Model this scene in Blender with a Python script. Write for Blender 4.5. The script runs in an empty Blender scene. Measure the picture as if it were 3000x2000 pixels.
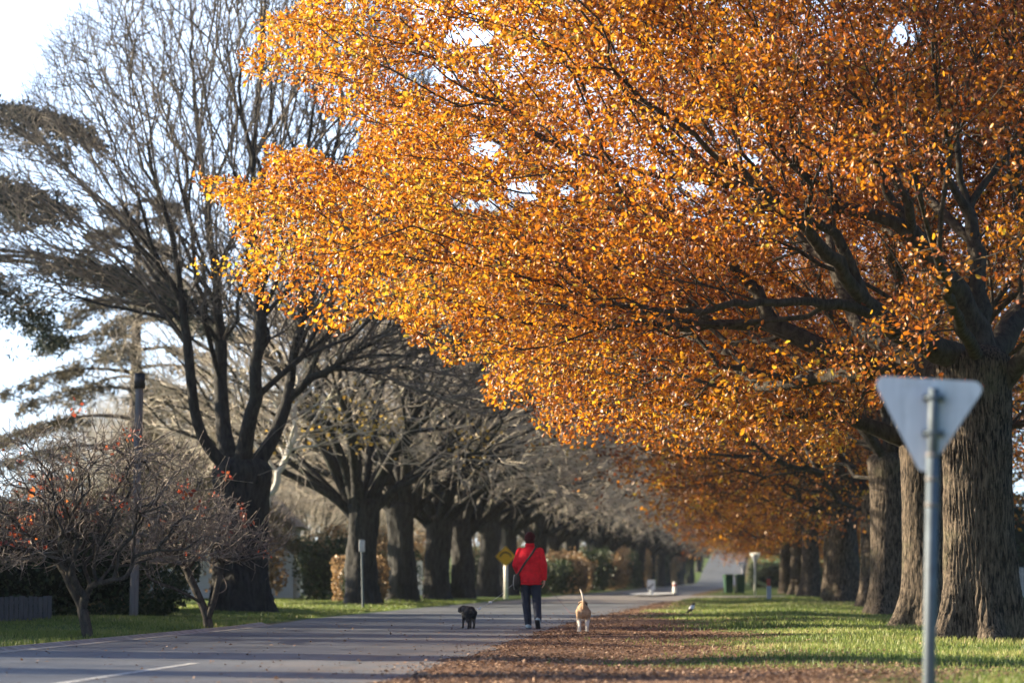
import bpy, bmesh, math, random
import numpy as np
from mathutils import Vector, Matrix

PI = math.pi
R = math.radians
scene = bpy.context.scene
COL = scene.collection

# ------------------------------------------------------------------ camera geometry
F = 7083.0                       # focal length in photo pixels (85 mm on a 36 mm sensor, 3000 px wide)
CAM = np.array([0.0, 0.0, 0.9])
YAW = math.atan(750 / F)         # road axis (+Y) lies right of the optical axis
PITCH = math.atan(690 / F)
cam_mat = Matrix.Rotation(YAW, 4, 'Z') @ Matrix.Rotation(PI / 2 + PITCH, 4, 'X')
CM = np.array(cam_mat.to_3x3())


def ray(px, py):
    v = np.array([(px - 1500) / F, -(py - 1000) / F, -1.0])
    return CM @ v


def at(px, py, Y):
    d = ray(px, py)
    return CAM + d * (Y / d[1])


def ground(px, py):
    d = ray(px, py)
    return CAM + d * (-CAM[2] / d[2])


def project(P):
    q = (P - CAM) @ CM           # rows: camera-space coordinates
    z = -q[:, 2]
    z = np.where(z < 0.1, 0.1, z)
    return np.stack([1500 + F * q[:, 0] / z, 1000 - F * q[:, 1] / z], 1)


# ------------------------------------------------------------------ tagging and mesh helpers
def tag(o, label=None, cat=None, group=None, kind=None):
    if label: o['label'] = label
    if cat: o['category'] = cat
    if group: o['group'] = group
    if kind: o['kind'] = kind
    return o


def empty(name, loc, label=None, cat=None, group=None, rz=0.0):
    o = bpy.data.objects.new(name, None)
    o.empty_display_size = 0.3
    COL.objects.link(o)
    o.location = Vector([float(v) for v in loc])
    o.rotation_euler = (0, 0, rz)
    return tag(o, label, cat, group)


def link(name, me, mat=None, parent=None):
    o = bpy.data.objects.new(name, me)
    COL.objects.link(o)
    if mat is not None:
        me.materials.clear()
        me.materials.append(mat)
    if parent is not None:
        o.parent = parent
    return o


def np_mesh(name, V, faces, smooth=False, attrs=None):
    """faces: list of (n,k) int arrays"""
    me = bpy.data.meshes.new(name)
    V = np.asarray(V, dtype=np.float32)
    faces = [np.asarray(f, dtype=np.int32) for f in faces if len(f)]
    loops = np.concatenate([f.ravel() for f in faces]) if faces else np.zeros(0, np.int32)
    sizes = np.concatenate([np.full(len(f), f.shape[1], np.int32) for f in faces]) if faces else np.zeros(0, np.int32)
    starts = np.concatenate([[0], np.cumsum(sizes)[:-1]]).astype(np.int32) if len(sizes) else sizes
    me.vertices.add(len(V)); me.vertices.foreach_set('co', V.ravel())
    me.loops.add(len(loops)); me.loops.foreach_set('vertex_index', loops)
    me.polygons.add(len(sizes))
    me.polygons.foreach_set('loop_start', starts)
    if smooth:
        me.polygons.foreach_set('use_smooth', np.ones(len(sizes), dtype=bool))
    if attrs:
        for k, a in attrs.items():
            at_ = me.attributes.new(k, 'FLOAT', 'POINT')
            at_.data.foreach_set('value', np.asarray(a, dtype=np.float32))
    me.update(calc_edges=True)
    me.validate()
    return me


class MB:
    """collects boxes, tubes, lathes in one mesh"""
    def __init__(self): self.v = []; self.f = []

    def add(self, verts, faces):
        b = len(self.v)
        self.v += [tuple(float(c) for c in p) for p in verts]
        self.f += [tuple(b + i for i in f) for f in faces]
        return self

    def box(self, c, s, rot=None):
        x, y, z = s[0] / 2, s[1] / 2, s[2] / 2
        vs = [Vector((sx * x, sy * y, sz * z)) for sx in (-1, 1) for sy in (-1, 1) for sz in (-1, 1)]
        if rot is not None: vs = [rot @ p for p in vs]
        vs = [p + Vector(c) for p in vs]
        return self.add(vs, [(0, 1, 3, 2), (4, 6, 7, 5), (0, 4, 5, 1), (2, 3, 7, 6), (0, 2, 6, 4), (1, 5, 7, 3)])

    def tube(self, pts, rad, n=10, cap=True):
        pts = [Vector([float(c) for c in p]) for p in pts]
        if not hasattr(rad, '__len__'): rad = [rad] * len(pts)
        rings = []
        up = None
        for i, p in enumerate(pts):
            t = (pts[min(i + 1, len(pts) - 1)] - pts[max(i - 1, 0)]).normalized()
            if up is None:
                up = Vector((1, 0, 0)) if abs(t.x) < 0.8 else Vector((0, 1, 0))
            u = (up - t * up.dot(t)).normalized(); w = t.cross(u); up = u
            rings.append([p + (u * math.cos(a) + w * math.sin(a)) * rad[i] for a in [2 * PI * k / n for k in range(n)]])
        vs = [q for r_ in rings for q in r_]
        fs = []
        for i in range(len(pts) - 1):
            for k in range(n):
                a, b = i * n + k, i * n + (k + 1) % n
                fs.append((a, b, b + n, a + n))
        if cap:
            fs.append(tuple(range(n))[::-1])
            fs.append(tuple((len(pts) - 1) * n + k for k in range(n)))
        return self.add(vs, fs)

    def ell(self, c, r, n=14, m=9, rot=None):
        vs, fs = [], []
        for i in range(m + 1):
            th = PI * i / m
            for k in range(n):
                a = 2 * PI * k / n
                p = Vector((r[0] * math.sin(th) * math.cos(a), r[1] * math.sin(th) * math.sin(a), r[2] * math.cos(th)))
                if rot is not None: p = rot @ p
                vs.append(p + Vector(c))
        for i in range(m):
            for k in range(n):
                a, b = i * n + k, i * n + (k + 1) % n
                fs.append((a, a + n, b + n, b))
        return self.add(vs, fs)

    def capsule(self, a, b, ra, rb, n=14):
        a, b = Vector(a), Vector(b)
        d = (b - a); L = d.length; d.normalize()
        pts, rad = [], []
        for k in range(5):
            t = PI / 2 * k / 4
            pts.append(a - d * ra * math.cos(t)); rad.append(max(ra * math.sin(t), 1e-4))
        for k in range(5):
            t = PI / 2 * k / 4
            pts.append(b + d * rb * math.sin(t)); rad.append(max(rb * math.cos(t), 1e-4))
        return self.tube(pts, rad, n)

    def mesh(self, name, smooth=False):
        me = bpy.data.meshes.new(name)
        me.from_pydata(self.v, [], self.f)
        if smooth:
            for p in me.polygons: p.use_smooth = True
        me.update()
        return me

    def build(self, name, mat, parent=None, smooth=False, bevel=0.0):
        o = link(name, self.mesh(name, smooth), mat, parent)
        if bevel:
            m = o.modifiers.new('bevel', 'BEVEL'); m.width = bevel; m.segments = 2; m.limit_method = 'ANGLE'
        return o

    def blend(self, name, mat, parent=None, voxel=0.008, smooth=6):
        """fuse the pieces into one continuous smooth surface"""
        me = self.mesh(name)
        tmp = bpy.data.objects.new('tmp', me); COL.objects.link(tmp)
        m = tmp.modifiers.new('r', 'REMESH'); m.mode = 'VOXEL'; m.voxel_size = voxel
        s = tmp.modifiers.new('s', 'SMOOTH'); s.iterations = smooth; s.factor = 0.5
        dg = bpy.context.evaluated_depsgraph_get()
        me2 = bpy.data.meshes.new_from_object(tmp.evaluated_get(dg))
        bpy.data.objects.remove(tmp); bpy.data.meshes.remove(me)
        me2.name = name
        me2.polygons.foreach_set('use_smooth', np.ones(len(me2.polygons), dtype=bool))
        return link(name, me2, mat, parent)


# ------------------------------------------------------------------ materials
class NT:
    def __init__(self, mat):
        mat.use_nodes = True
        self.t = mat.node_tree; self.n = self.t.nodes; self.l = self.t.links
        self.n.clear()
        self.out = self.n.new('ShaderNodeOutputMaterial')

    def new(self, typ, **kw):
        nd = self.n.new(typ)
        for k, v in kw.items():
            if k in nd.inputs.keys() if isinstance(k, str) and k in [i.name for i in nd.inputs] else False:
                nd.inputs[k].default_value = v
            else:
                setattr(nd, k, v)
        return nd

    def link(self, a, b): self.l.new(a, b)

    def noise(self, vec, scale, detail=4, rough=0.55, dist=0.0):
        nd = self.n.new('ShaderNodeTexNoise')
        nd.inputs['Scale'].default_value = scale; nd.inputs['Detail'].default_value = detail
        nd.inputs['Roughness'].default_value = rough; nd.inputs['Distortion'].default_value = dist
        if vec is not None: self.link(vec, nd.inputs['Vector'])
        return nd.outputs['Fac']

    def ramp(self, fac, stops, interp='LINEAR'):
        nd = self.n.new('ShaderNodeValToRGB')
        nd.color_ramp.interpolation = interp
        e = nd.color_ramp.elements
        while len(e) < len(stops): e.new(0.5)
        for i, (p, c) in enumerate(stops):
            e[i].position = p
            e[i].color = (c[0], c[1], c[2], 1) if hasattr(c, '__len__') else (c, c, c, 1)
        self.link(fac, nd.inputs['Fac'])
        return nd.outputs['Color']

    def mix(self, fac, a, b, mode='MIX'):
        nd = self.n.new('ShaderNodeMix'); nd.data_type = 'RGBA'; nd.blend_type = mode
        for s, v in ((nd.inputs[0], fac), (nd.inputs[6], a), (nd.inputs[7], b)):
            if hasattr(v, 'links'): self.link(v, s)
            elif hasattr(v, '__len__'): s.default_value = (v[0], v[1], v[2], 1)
            else: s.default_value = v
        return nd.outputs[2]

    def math(self, op, a, b=0.0, clamp=False):
        nd = self.n.new('ShaderNodeMath'); nd.operation = op; nd.use_clamp = clamp
        for s, v in ((nd.inputs[0], a), (nd.inputs[1], b)):
            if hasattr(v, 'links'): self.link(v, s)
            else: s.default_value = v
        return nd.outputs[0]

    def mapr(self, v, a, b, c=0.0, d=1.0, smooth=False):
        nd = self.n.new('ShaderNodeMapRange'); nd.clamp = True
        if smooth: nd.interpolation_type = 'SMOOTHSTEP'
        self.link(v, nd.inputs['Value'])
        for k, x in (('From Min', a), ('From Max', b), ('To Min', c), ('To Max', d)):
            nd.inputs[k].default_value = x
        return nd.outputs[0]

    def coord(self, kind='Object', scale=(1, 1, 1)):
        tc = self.n.new('ShaderNodeTexCoord')
        mp = self.n.new('ShaderNodeMapping'); mp.inputs['Scale'].default_value = scale
        self.link(tc.outputs[kind], mp.inputs['Vector'])
        return mp.outputs[0]

    def pos(self):
        g = self.n.new('ShaderNodeNewGeometry'); return g.outputs['Position']

    def attr(self, name):
        a = self.n.new('ShaderNodeAttribute'); a.attribute_name = name
        return a.outputs['Fac']

    def bump(self, h, strength=0.5, dist=0.02):
        b = self.n.new('ShaderNodeBump'); b.inputs['Strength'].default_value = strength; b.inputs['Distance'].default_value = dist
        self.link(h, b.inputs['Height'])
        return b.outputs[0]

    def bsdf(self, color, rough=0.7, normal=None, spec=0.5, metal=0.0, coat=0.0):
        p = self.n.new('ShaderNodeBsdfPrincipled')
        for s, v in ((p.inputs['Base Color'], color), (p.inputs['Roughness'], rough), (p.inputs['Metallic'], metal)):
            if hasattr(v, 'links'): self.link(v, s)
            elif hasattr(v, '__len__'): s.default_value = (v[0], v[1], v[2], 1)
            else: s.default_value = v
        p.inputs['Specular IOR Level'].default_value = spec
        if normal is not None: self.link(normal, p.inputs['Normal'])
        return p

    def done(self, sh): self.link(sh.outputs[0] if hasattr(sh, 'outputs') else sh, self.out.inputs['Surface'])


def mat(name):
    m = bpy.data.materials.new(name)
    return m, NT(m)


def simple(name, c, rough=0.7, var=0.25, scale=8.0, spec=0.4, metal=0.0, bump=0.0, kind='Object', stretch=(1, 1, 1)):
    m, t = mat(name)
    v = t.coord(kind, stretch)
    n = t.noise(v, scale, 5)
    col = t.ramp(n, [(0.25, [x * (1 - var) for x in c]), (0.75, [min(1, x * (1 + var)) for x in c])])
    nm = t.bump(n, bump, 0.02) if bump else None
    t.done(t.bsdf(col, rough, nm, spec, metal))
    return m


def bark(name, dark, light, sx=9.0, sz=1.3, bs=0.9, rp=(.3, .62)):
    m, t = mat(name)
    v = t.coord('Object', (sx, sx, sz))
    n = t.noise(v, 1.6, 6, 0.65, 0.4)
    n2 = t.noise(t.coord('Object'), 1.4, 3)
    col = t.ramp(n, [(rp[0], dark), (rp[1], light)])
    moss = t.mapr(n2, 0.56, 0.72, 0, 0.45)
    col = t.mix(moss, col, [light[0] * .75, light[1] * .95, light[2] * .72])
    t.done(t.bsdf(col, 0.9, t.bump(n, bs, 0.05), 0.2))
    return m


def leafmat(name, stops, trans=0.5, rough=0.45, spec=0.4, tstops=None):
    m, t = mat(name)
    r = t.attr('rnd')
    col = t.ramp(r, stops)
    p = t.bsdf(col, rough, None, spec)
    tr = t.n.new('ShaderNodeBsdfTranslucent')
    tc = t.ramp(r, tstops) if tstops else col
    t.link(tc, tr.inputs['Color'])
    mx = t.n.new('ShaderNodeMixShader'); mx.inputs[0].default_value = trans
    t.link(p.outputs[0], mx.inputs[1]); t.link(tr.outputs[0], mx.inputs[2])
    t.done(mx)
    return m


M = {}
M['oak_bark'] = bark('oak_bark', (0.005, 0.0045, 0.004), (0.165, 0.13, 0.096), 20, 3.2, 1.0, (.40, .62))
M['oak_limb'] = bark('oak_limb_bark', (0.014, 0.012, 0.010), (0.075, 0.064, 0.05), 8, 3, 0.7)
M['elm_bark'] = bark('elm_bark', (0.010, 0.011, 0.011), (0.048, 0.047, 0.044), 7, 1.5, 0.9)
M['elm_twig'] = bark('elm_twig_bark', (0.36, 0.32, 0.265), (0.62, 0.55, 0.455), 4, 4, 0.3)
M['far_twig'] = bark('near_twig_bark', (0.08, 0.072, 0.062), (0.22, 0.19, 0.155), 3, 3, 0.2)
M['apple_bark'] = bark('crabapple_bark', (0.03, 0.027, 0.026), (0.27, 0.23, 0.20), 10, 4, 0.7)
M['apple_limb'] = bark('crabapple_limb_bark', (0.02, 0.019, 0.018), (0.10, 0.088, 0.074), 10, 4, 0.7)
M['pale_bark'] = bark('pale_bark', (0.42, 0.41, 0.38), (0.66, 0.63, 0.58), 4, 1.5, 0.3)
M['cedar_bark'] = bark('cedar_bark', (0.05, 0.045, 0.04), (0.12, 0.10, 0.085), 7, 1.5, 0.8)
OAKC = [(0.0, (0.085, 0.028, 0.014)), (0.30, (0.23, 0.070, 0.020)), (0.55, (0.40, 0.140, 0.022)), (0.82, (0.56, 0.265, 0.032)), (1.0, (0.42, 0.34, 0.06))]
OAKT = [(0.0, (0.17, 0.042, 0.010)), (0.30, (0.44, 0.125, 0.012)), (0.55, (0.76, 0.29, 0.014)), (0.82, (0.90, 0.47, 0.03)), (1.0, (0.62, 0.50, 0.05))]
M['oak_leaf'] = leafmat('autumn_oak_leaf', OAKC, 0.38, 0.42, 0.35, OAKT)
M['litter'] = leafmat('fallen_oak_leaf', [(0, (0.085, 0.057, 0.043)), (0.4, (0.19, 0.12, 0.082)), (0.75, (0.34, 0.22, 0.145)), (1, (0.48, 0.35, 0.24))], 0.15, 0.7, 0.2)
M['yellow_leaf'] = leafmat('yellow_elm_leaf', [(0, (0.45, 0.28, 0.05)), (1, (0.75, 0.55, 0.12))], 0.5)
M['red_leaf'] = leafmat('red_crabapple_leaf', [(0, (0.16, 0.035, 0.025)), (0.6, (0.36, 0.075, 0.04)), (1, (0.55, 0.20, 0.06))], 0.5)
M['cedar_leaf'] = leafmat('cedar_needles', [(0, (0.018, 0.034, 0.032)), (0.6, (0.034, 0.055, 0.046)), (1, (0.07, 0.08, 0.06))], 0.08, 0.6, 0.2)
M['tan_needle'] = leafmat('tan_cedar_needles', [(0, (0.06, 0.06, 0.045)), (0.6, (0.13, 0.115, 0.08)), (1, (0.20, 0.17, 0.11))], 0.15, 0.6, 0.2)
M['dark_leaf'] = leafmat('evergreen_hedge_leaf', [(0, (0.018, 0.032, 0.016)), (0.7, (0.045, 0.07, 0.03)), (1, (0.09, 0.10, 0.04))], 0.2, 0.5, 0.3)
M['tan_leaf'] = leafmat('beech_hedge_leaf', [(0, (0.17, 0.10, 0.05)), (0.6, (0.34, 0.22, 0.11)), (1, (0.48, 0.35, 0.18))], 0.35)
M['grass'] = leafmat('grass_blade', [(0, (0.07, 0.125, 0.028)), (0.45, (0.18, 0.24, 0.05)), (0.85, (0.34, 0.35, 0.12)), (1, (0.46, 0.38, 0.19))], 0.4, 0.5, 0.3)
M['galv'] = simple('galvanised_steel', (0.115, 0.145, 0.165), 0.65, 0.22, 14, 0.3, 0.0)
M['alu'] = simple('brushed_aluminium', (0.66, 0.68, 0.70), 0.45, 0.10, 3, 0.5, 0.25, 0.0, 'Object', (14, 14, 0.6))
m_, t_ = mat('dull_aluminium_sheet')
n1_ = t_.noise(t_.coord('Object', (16, 1, 1.1)), 1.6, 5, .6); n2_ = t_.noise(t_.coord('Object'), 5.5, 5, .65)
c_ = t_.ramp(n1_, [(.3, (.54, .57, .60)), (.7, (.72, .74, .76))])
c_ = t_.mix(t_.mapr(n2_, .5, .75, 0, .5), c_, (.40, .41, .40))
t_.done(t_.bsdf(c_, .48, None, .5, .2))
M['alu'] = m_
M['white'] = simple('white_paint', (0.78, 0.78, 0.75), 0.5, 0.08, 6)
M['yellow'] = simple('yellow_sign_face', (0.95, 0.58, 0.02), 0.4, 0.06, 4)
M['black'] = simple('black_paint', (0.02, 0.02, 0.02), 0.5, 0.1)
M['red_paint'] = simple('red_reflector', (0.35, 0.04, 0.03), 0.4, 0.1)
M['bin_green'] = simple('green_plastic', (0.03, 0.10, 0.05), 0.45, 0.12, 3)
M['pole_wood'] = simple('weathered_pole', (0.20, 0.19, 0.18), 0.9, 0.25, 6, 0.2, 0, 0.4, 'Object', (6, 6, 0.5))
M['fence_wood'] = simple('weathered_paling', (0.10, 0.11, 0.115), 0.9, 0.3, 5, 0.2, 0, 0.4, 'Object', (6, 6, 0.8))
M['pale_fence'] = simple('pale_paling', (0.50, 0.48, 0.44), 0.85, 0.2, 4, 0.2, 0, 0.3, 'Object', (6, 6, 0.8))
M['wall'] = simple('painted_weatherboard', (0.45, 0.50, 0.55), 0.8, 0.08, 3)
M['roof'] = simple('grey_roof', (0.20, 0.20, 0.21), 0.8, 0.2, 4)
M['glass'] = simple('window_glass', (0.04, 0.05, 0.06), 0.08, 0.1, 1, 0.6)
M['concrete'] = simple('kerb_concrete', (0.34, 0.32, 0.28), 0.85, 0.42, 5, 0.3, 0, 0.3, 'Object')
M['hedge_core'] = simple('hedge_inner_branches', (0.02, 0.024, 0.015), 0.95, 0.4, 3, 0.1)
# people
M['skin'] = simple('skin', (0.62, 0.36, 0.26), 0.55, 0.06, 20)
M['jacket'] = simple('red_fleece', (0.72, 0.014, 0.030), 0.9, 0.2, 16, 0.2, 0, 0.5)
M['hat'] = simple('dark_red_knit', (0.042, 0.006, 0.009), 0.95, 0.3, 60, 0.2, 0, 0.5)
M['trouser'] = simple('navy_tracksuit', (0.022, 0.030, 0.048), 0.75, 0.25, 9, 0.35, 0, 0.4)
M['shoe'] = simple('pale_trainer', (0.42, 0.52, 0.52), 0.6, 0.2, 30)
M['sole'] = simple('dark_rubber_sole', (0.03, 0.03, 0.03), 0.7, 0.1)
M['bag'] = simple('dark_canvas', (0.035, 0.035, 0.032), 0.8, 0.25, 20, 0.3, 0, 0.3)
M['bag_trim'] = simple('pale_canvas_trim', (0.45, 0.42, 0.36), 0.7, 0.1)
M['leash_white'] = simple('white_cord', (0.6, 0.6, 0.6), 0.6, 0.1)
M['leash_red'] = simple('dark_red_cord', (0.16, 0.03, 0.035), 0.6, 0.1)


def fur(name, fn):
    m, t = mat(name); fn(t); return m


def black_fur(t):
    n = t.noise(t.coord('Object', (30, 30, 30)), 1.5, 5)
    s = t.n.new('ShaderNodeSeparateXYZ'); t.link(t.coord('Object'), s.inputs[0])
    grey = t.mapr(s.outputs[1], 0.20, 0.30)
    c = t.ramp(n, [(0.3, (0.012, 0.012, 0.013)), (0.7, (0.05, 0.05, 0.052))])
    c = t.mix(t.math('MULTIPLY', grey, 0.6), c, (0.22, 0.20, 0.18))
    t.done(t.bsdf(c, 0.85, t.bump(n, 0.8, 0.01), 0.2))


def tan_fur(t):
    s = t.n.new('ShaderNodeSeparateXYZ'); t.link(t.coord('Object'), s.inputs[0])
    n = t.noise(t.coord('Object', (25, 25, 25)), 1.2, 5)
    c = t.ramp(n, [(0.3, (0.33, 0.21, 0.125)), (0.7, (0.50, 0.345, 0.22))])
    legw = t.mapr(t.math('ADD', s.outputs[2], t.math('MULTIPLY', n, 0.06)), 0.27, 0.21)
    tipw = t.mapr(s.outputs[2], 0.50, 0.56)
    c = t.mix(t.math('MAXIMUM', legw, tipw), c, (0.74, 0.66, 0.55))
    sad = t.math('MULTIPLY', t.mapr(t.math('ABSOLUTE', s.outputs[0], 0), 0.035, 0.075), t.mapr(s.outputs[2], 0.35, 0.40))
    c = t.mix(t.math('MULTIPLY', sad, 0.35), c, (0.10, 0.055, 0.035))
    t.done(t.bsdf(c, 0.85, t.bump(n, 0.6, 0.01), 0.2))


M['black_fur'] = fur('black_fur', black_fur)
M['tan_fur'] = fur('tan_fur', tan_fur)


def magpie(t):
    s = t.n.new('ShaderNodeSeparateXYZ'); t.link(t.coord('Object'), s.inputs[0])
    band = t.math('MULTIPLY', t.mapr(s.outputs[2], 0.125, 0.135), t.mapr(s.outputs[2], 0.225, 0.215))
    c = t.mix(band, (0.012, 0.012, 0.014), (0.8, 0.8, 0.8))
    t.done(t.bsdf(c, 0.5))


M['magpie'] = fur('magpie_feathers', magpie)

# ------------------------------------------------------------------ terrain
ROAD_L, ROAD_R = -9.4, -3.55


def hz(y):
    y = np.asarray(y, dtype=float)
    return np.where(y < 335, 0.0, np.where(y < 470, (y - 335) * 0.052 * np.clip((y - 335) / 30, 0, 1), 135 * 0.052 + 0.0 * y))


def litter_edge(y):
    return np.interp(y, [10, 22, 32, 40, 58, 85, 100], [1.6, 0.9, -0.1, -0.8, -2.4, -3.1, -3.4])


def road_left(y):
    return np.interp(y, [0, 30, 42, 52, 70, 600], [-9.1, -9.15, -9.15, -9.9, -10.2, -9.9])


def road_right(y):
    return np.interp(y, [0, 20, 47, 80, 600], [-2.9, -3.25, -3.9, -3.9, -3.9])


def ground_mat():
    m, t = mat('verge_ground')
    p = t.pos()
    s = t.n.new('ShaderNodeSeparateXYZ'); t.link(p, s.inputs[0])
    X, Y = s.outputs[0], s.outputs[1]
    nb = t.noise(p, 0.55, 5, 0.6)
    nf = t.noise(p, 9.0, 5, 0.65)
    nff = t.noise(p, 38.0, 3, 0.6)
    # leaf-strewn strip beside the road, thinning out with distance
    e1 = t.mapr(Y, 22, 58, 0.9, -2.4)
    e2 = t.mapr(Y, 58, 100, 0, -1.0)
    edge = t.math('ADD', e1, e2)
    d = t.math('SUBTRACT', edge, X)
    d = t.math('ADD', d, t.math('MULTIPLY', t.math('SUBTRACT', nb, 0.5), 4.5))
    lit = t.mapr(d, -0.7, 0.7, 0, 1, True)
    onright = t.mapr(X, -6, -5)
    lit = t.math('MULTIPLY', lit, onright)
    grass = t.ramp(nf, [(0.25, (0.035, 0.07, 0.014)), (0.55, (0.085, 0.135, 0.028)), (0.8, (0.16, 0.18, 0.055))])
    dirt = t.ramp(nf, [(0.25, (0.075, 0.045, 0.03)), (0.5, (0.17, 0.10, 0.065)), (0.75, (0.27, 0.175, 0.115))])
    dirt = t.mix(t.mapr(nff, 0.45, 0.7, 0, 0.6), dirt, (0.34, 0.20, 0.12))
    c = t.mix(lit, grass, dirt)
    # bare earth line along the far kerb and gravel at the crossing street
    gl = t.math('MULTIPLY', t.mapr(X, -10.0, -9.7), t.mapr(X, -8, -8.5))
    c = t.mix(t.math('MULTIPLY', gl, 0.7), c, (0.15, 0.11, 0.08))
    t.done(t.bsdf(c, 0.95, t.bump(nf, 0.9, 0.05), 0.15))
    return m


def asphalt():
    m, t = mat('asphalt')
    p = t.pos()
    s = t.n.new('ShaderNodeSeparateXYZ'); t.link(p, s.inputs[0])
    Y_ = s.outputs[1]
    n1 = t.noise(p, 0.35, 4)
    n2 = t.noise(p, 60, 4, 0.7)
    mp = t.n.new('ShaderNodeMapping'); mp.inputs['Scale'].default_value = (1.6, 0.05, 1); t.link(p, mp.inputs[0])
    n3 = t.noise(mp.outputs[0], 1.0, 3)
    c = t.ramp(n2, [(0.3, (0.066, 0.079, 0.096)), (0.7, (0.148, 0.168, 0.194))])
    c = t.mix(t.mapr(n1, 0.35, 0.7, 0, 0.35), c, (0.145, 0.15, 0.15))
    c = t.mix(t.mapr(n3, 0.45, 0.7, 0, 0.4), c, (0.055, 0.06, 0.065))
    wob_ = t.math('ADD', Y_, t.math('MULTIPLY', t.noise(p, .9, 4), .9))
    for y0, wd in ((20.9, .022), (22.0, .03), (23.6, .018), (26.4, .03), (31.2, .035), (37.5, .04)):      # old transverse cracks
        ln = t.mapr(t.math('ABSOLUTE', t.math('SUBTRACT', wob_, y0), 0), wd, wd * 2.5, .75, 0)
        c = t.mix(ln, c, (0.03, 0.032, 0.036))
    # leaf dust drifting onto the right-hand edge
    n4 = t.noise(p, 1.7, 5, 0.65)
    dust = t.math('MULTIPLY', t.mapr(X_ := s.outputs[0], -5.6, -3.4), t.mapr(n4, 0.42, 0.62))
    c = t.mix(t.math('MULTIPLY', dust, 0.55), c, (0.22, 0.15, 0.10))
    t.done(t.bsdf(c, 0.62, t.bump(n2, 0.35, 0.01), 0.35))
    return m


M['ground'] = ground_mat(); M['asphalt'] = asphalt()
M['pale_road'] = simple('sunlit_gravelly_asphalt', (0.34, 0.31, 0.28), 0.85, 0.2, 1.2, 0.2, 0, 0.2, 'Object')  # paler surface, with sunlight through the tree gap put into its colour
m_, t_ = mat('worn_road_paint')
n_ = t_.noise(t_.pos(), 22, 5, .7)
t_.done(t_.bsdf(t_.ramp(n_, [(.40, (.14, .145, .15)), (.52, (.55, .55, .52)), (.8, (.66, .66, .62))]), .75))
M['line'] = m_


def sheet(name, lo, hi, ys, nx, z, m, kind='structure', bumpf=None, label=None):
    """strip between two curves lo(y), hi(y)"""
    ys = np.asarray(ys, float)
    u = np.linspace(0, 1, nx)
    a, b = lo(ys), hi(ys)
    X = a[:, None] * (1 - u) + b[:, None] * u
    Y = np.repeat(ys[:, None], nx, 1)
    Z = hz(Y) + z + 0.10 * (Y > 320)
    if bumpf is not None: Z = Z + bumpf(X, Y)
    V = np.stack([X, Y, Z], -1).reshape(-1, 3)
    i = np.arange(len(ys) - 1)[:, None] * nx + np.arange(nx - 1)
    i = i.ravel()
    q = np.stack([i, i + 1, i + nx + 1, i + nx], 1)
    o = link(name, np_mesh(name, V, [q], True), m)
    return tag(o, label, None, None, kind)


ys_g = np.concatenate([[-60, -20, 0], np.arange(6, 120, 1.5), np.arange(120, 340, 10), np.arange(340, 480, 5), [500, 560, 700, 1200]])


def gx(sign):
    return lambda y: np.full_like(y, sign * 420.0)


xs = np.concatenate([[-420, -200, -100, -60], np.arange(-40, 30, 0.8), [30, 60, 100, 200, 420]])
Yg, Xg = np.meshgrid(ys_g, xs, indexing='ij')
rb = np.random.default_rng(3)
ph = rb.uniform(0, 6.28, 12)
off = np.clip(np.maximum(Xg - road_right(Yg) - 0.3, road_left(Yg) - 0.3 - Xg), 0, 1.2)
Zg = hz(Yg) + off * (0.022 * np.sin(Xg * 1.3 + ph[0] + 0.4 * np.sin(Yg * .5)) + 0.025 * np.sin(Yg * 0.9 + ph[1] + np.sin(Xg * .7)) + 0.02) * (Yg < 110)
nxg = len(xs)
ii = (np.arange(len(ys_g) - 1)[:, None] * nxg + np.arange(nxg - 1)).ravel()
tag(link('ground', np_mesh('ground', np.stack([Xg, Yg, Zg], -1).reshape(-1, 3), [np.stack([ii, ii + 1, ii + nxg + 1, ii + nxg], 1)], True), M['ground']), kind='structure')
rr = np.random.default_rng(5)
ys_r = np.concatenate([np.arange(-20, 90, 0.5), np.arange(90, 340, 5), np.arange(340, 476, 4), [490, 560]])
wob = 0.10 * np.sin(ys_r * 0.9) + 0.08 * np.sin(ys_r * 2.3 + 1) + rr.normal(0, 0.035, len(ys_r))
tag(sheet('road', lambda y: road_left(y), lambda y: road_right(y) + wob * (y < 90), ys_r, 7, 0.006, M['asphalt']), kind='structure')
sheet('sunlit_junction', lambda y: np.full_like(y, -9.7), lambda y: np.interp(y, [84, 90, 98, 118], [-3.95, -3.3, 0.4, 0.8]), np.linspace(84, 118, 18), 20, 0.012, M['pale_road'])
# painted centre dash
sheet('centre_line', lambda y: -6.03 + 0 * y, lambda y: -5.92 + 0 * y, np.linspace(17.0, 25.0, 6), 2, 0.010, M['line'])
# kerb on the far side
kb = MB()
kys = np.arange(24, 46.5, 1.5)
for a, b in zip(kys[:-1], kys[1:]):
    xa, xb = float(road_left(a)), float(road_left(b))
    prof = [(-0.24, -0.02), (-0.20, 0.055), (-0.12, 0.06), (-0.02, 0.022), (0.10, 0.012), (0.10, -0.02)]
    va = [(xa + p[0], a + 0.02, p[1]) for p in prof]; vb = [(xb + p[0], b, p[1]) for p in prof]
    n = len(prof)
    kb.add(va + vb, [(i, i + n, (i + 1) % n + n, (i + 1) % n) for i in range(n)] + [tuple(range(n))[::-1], tuple(range(n, 2 * n))])
tag(kb.build('kerb', M['concrete']), kind='structure')

# ------------------------------------------------------------------ skeleton trees
def resample(pl, step):
    pl = np.asarray(pl, float)
    out = [pl[0]]
    for a, b in zip(pl[:-1], pl[1:]):
        n = max(1, int(round(np.linalg.norm(b - a) / step)))
        for k in range(1, n + 1): out.append(a + (b - a) * k / n)
    return np.array(out)


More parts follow.
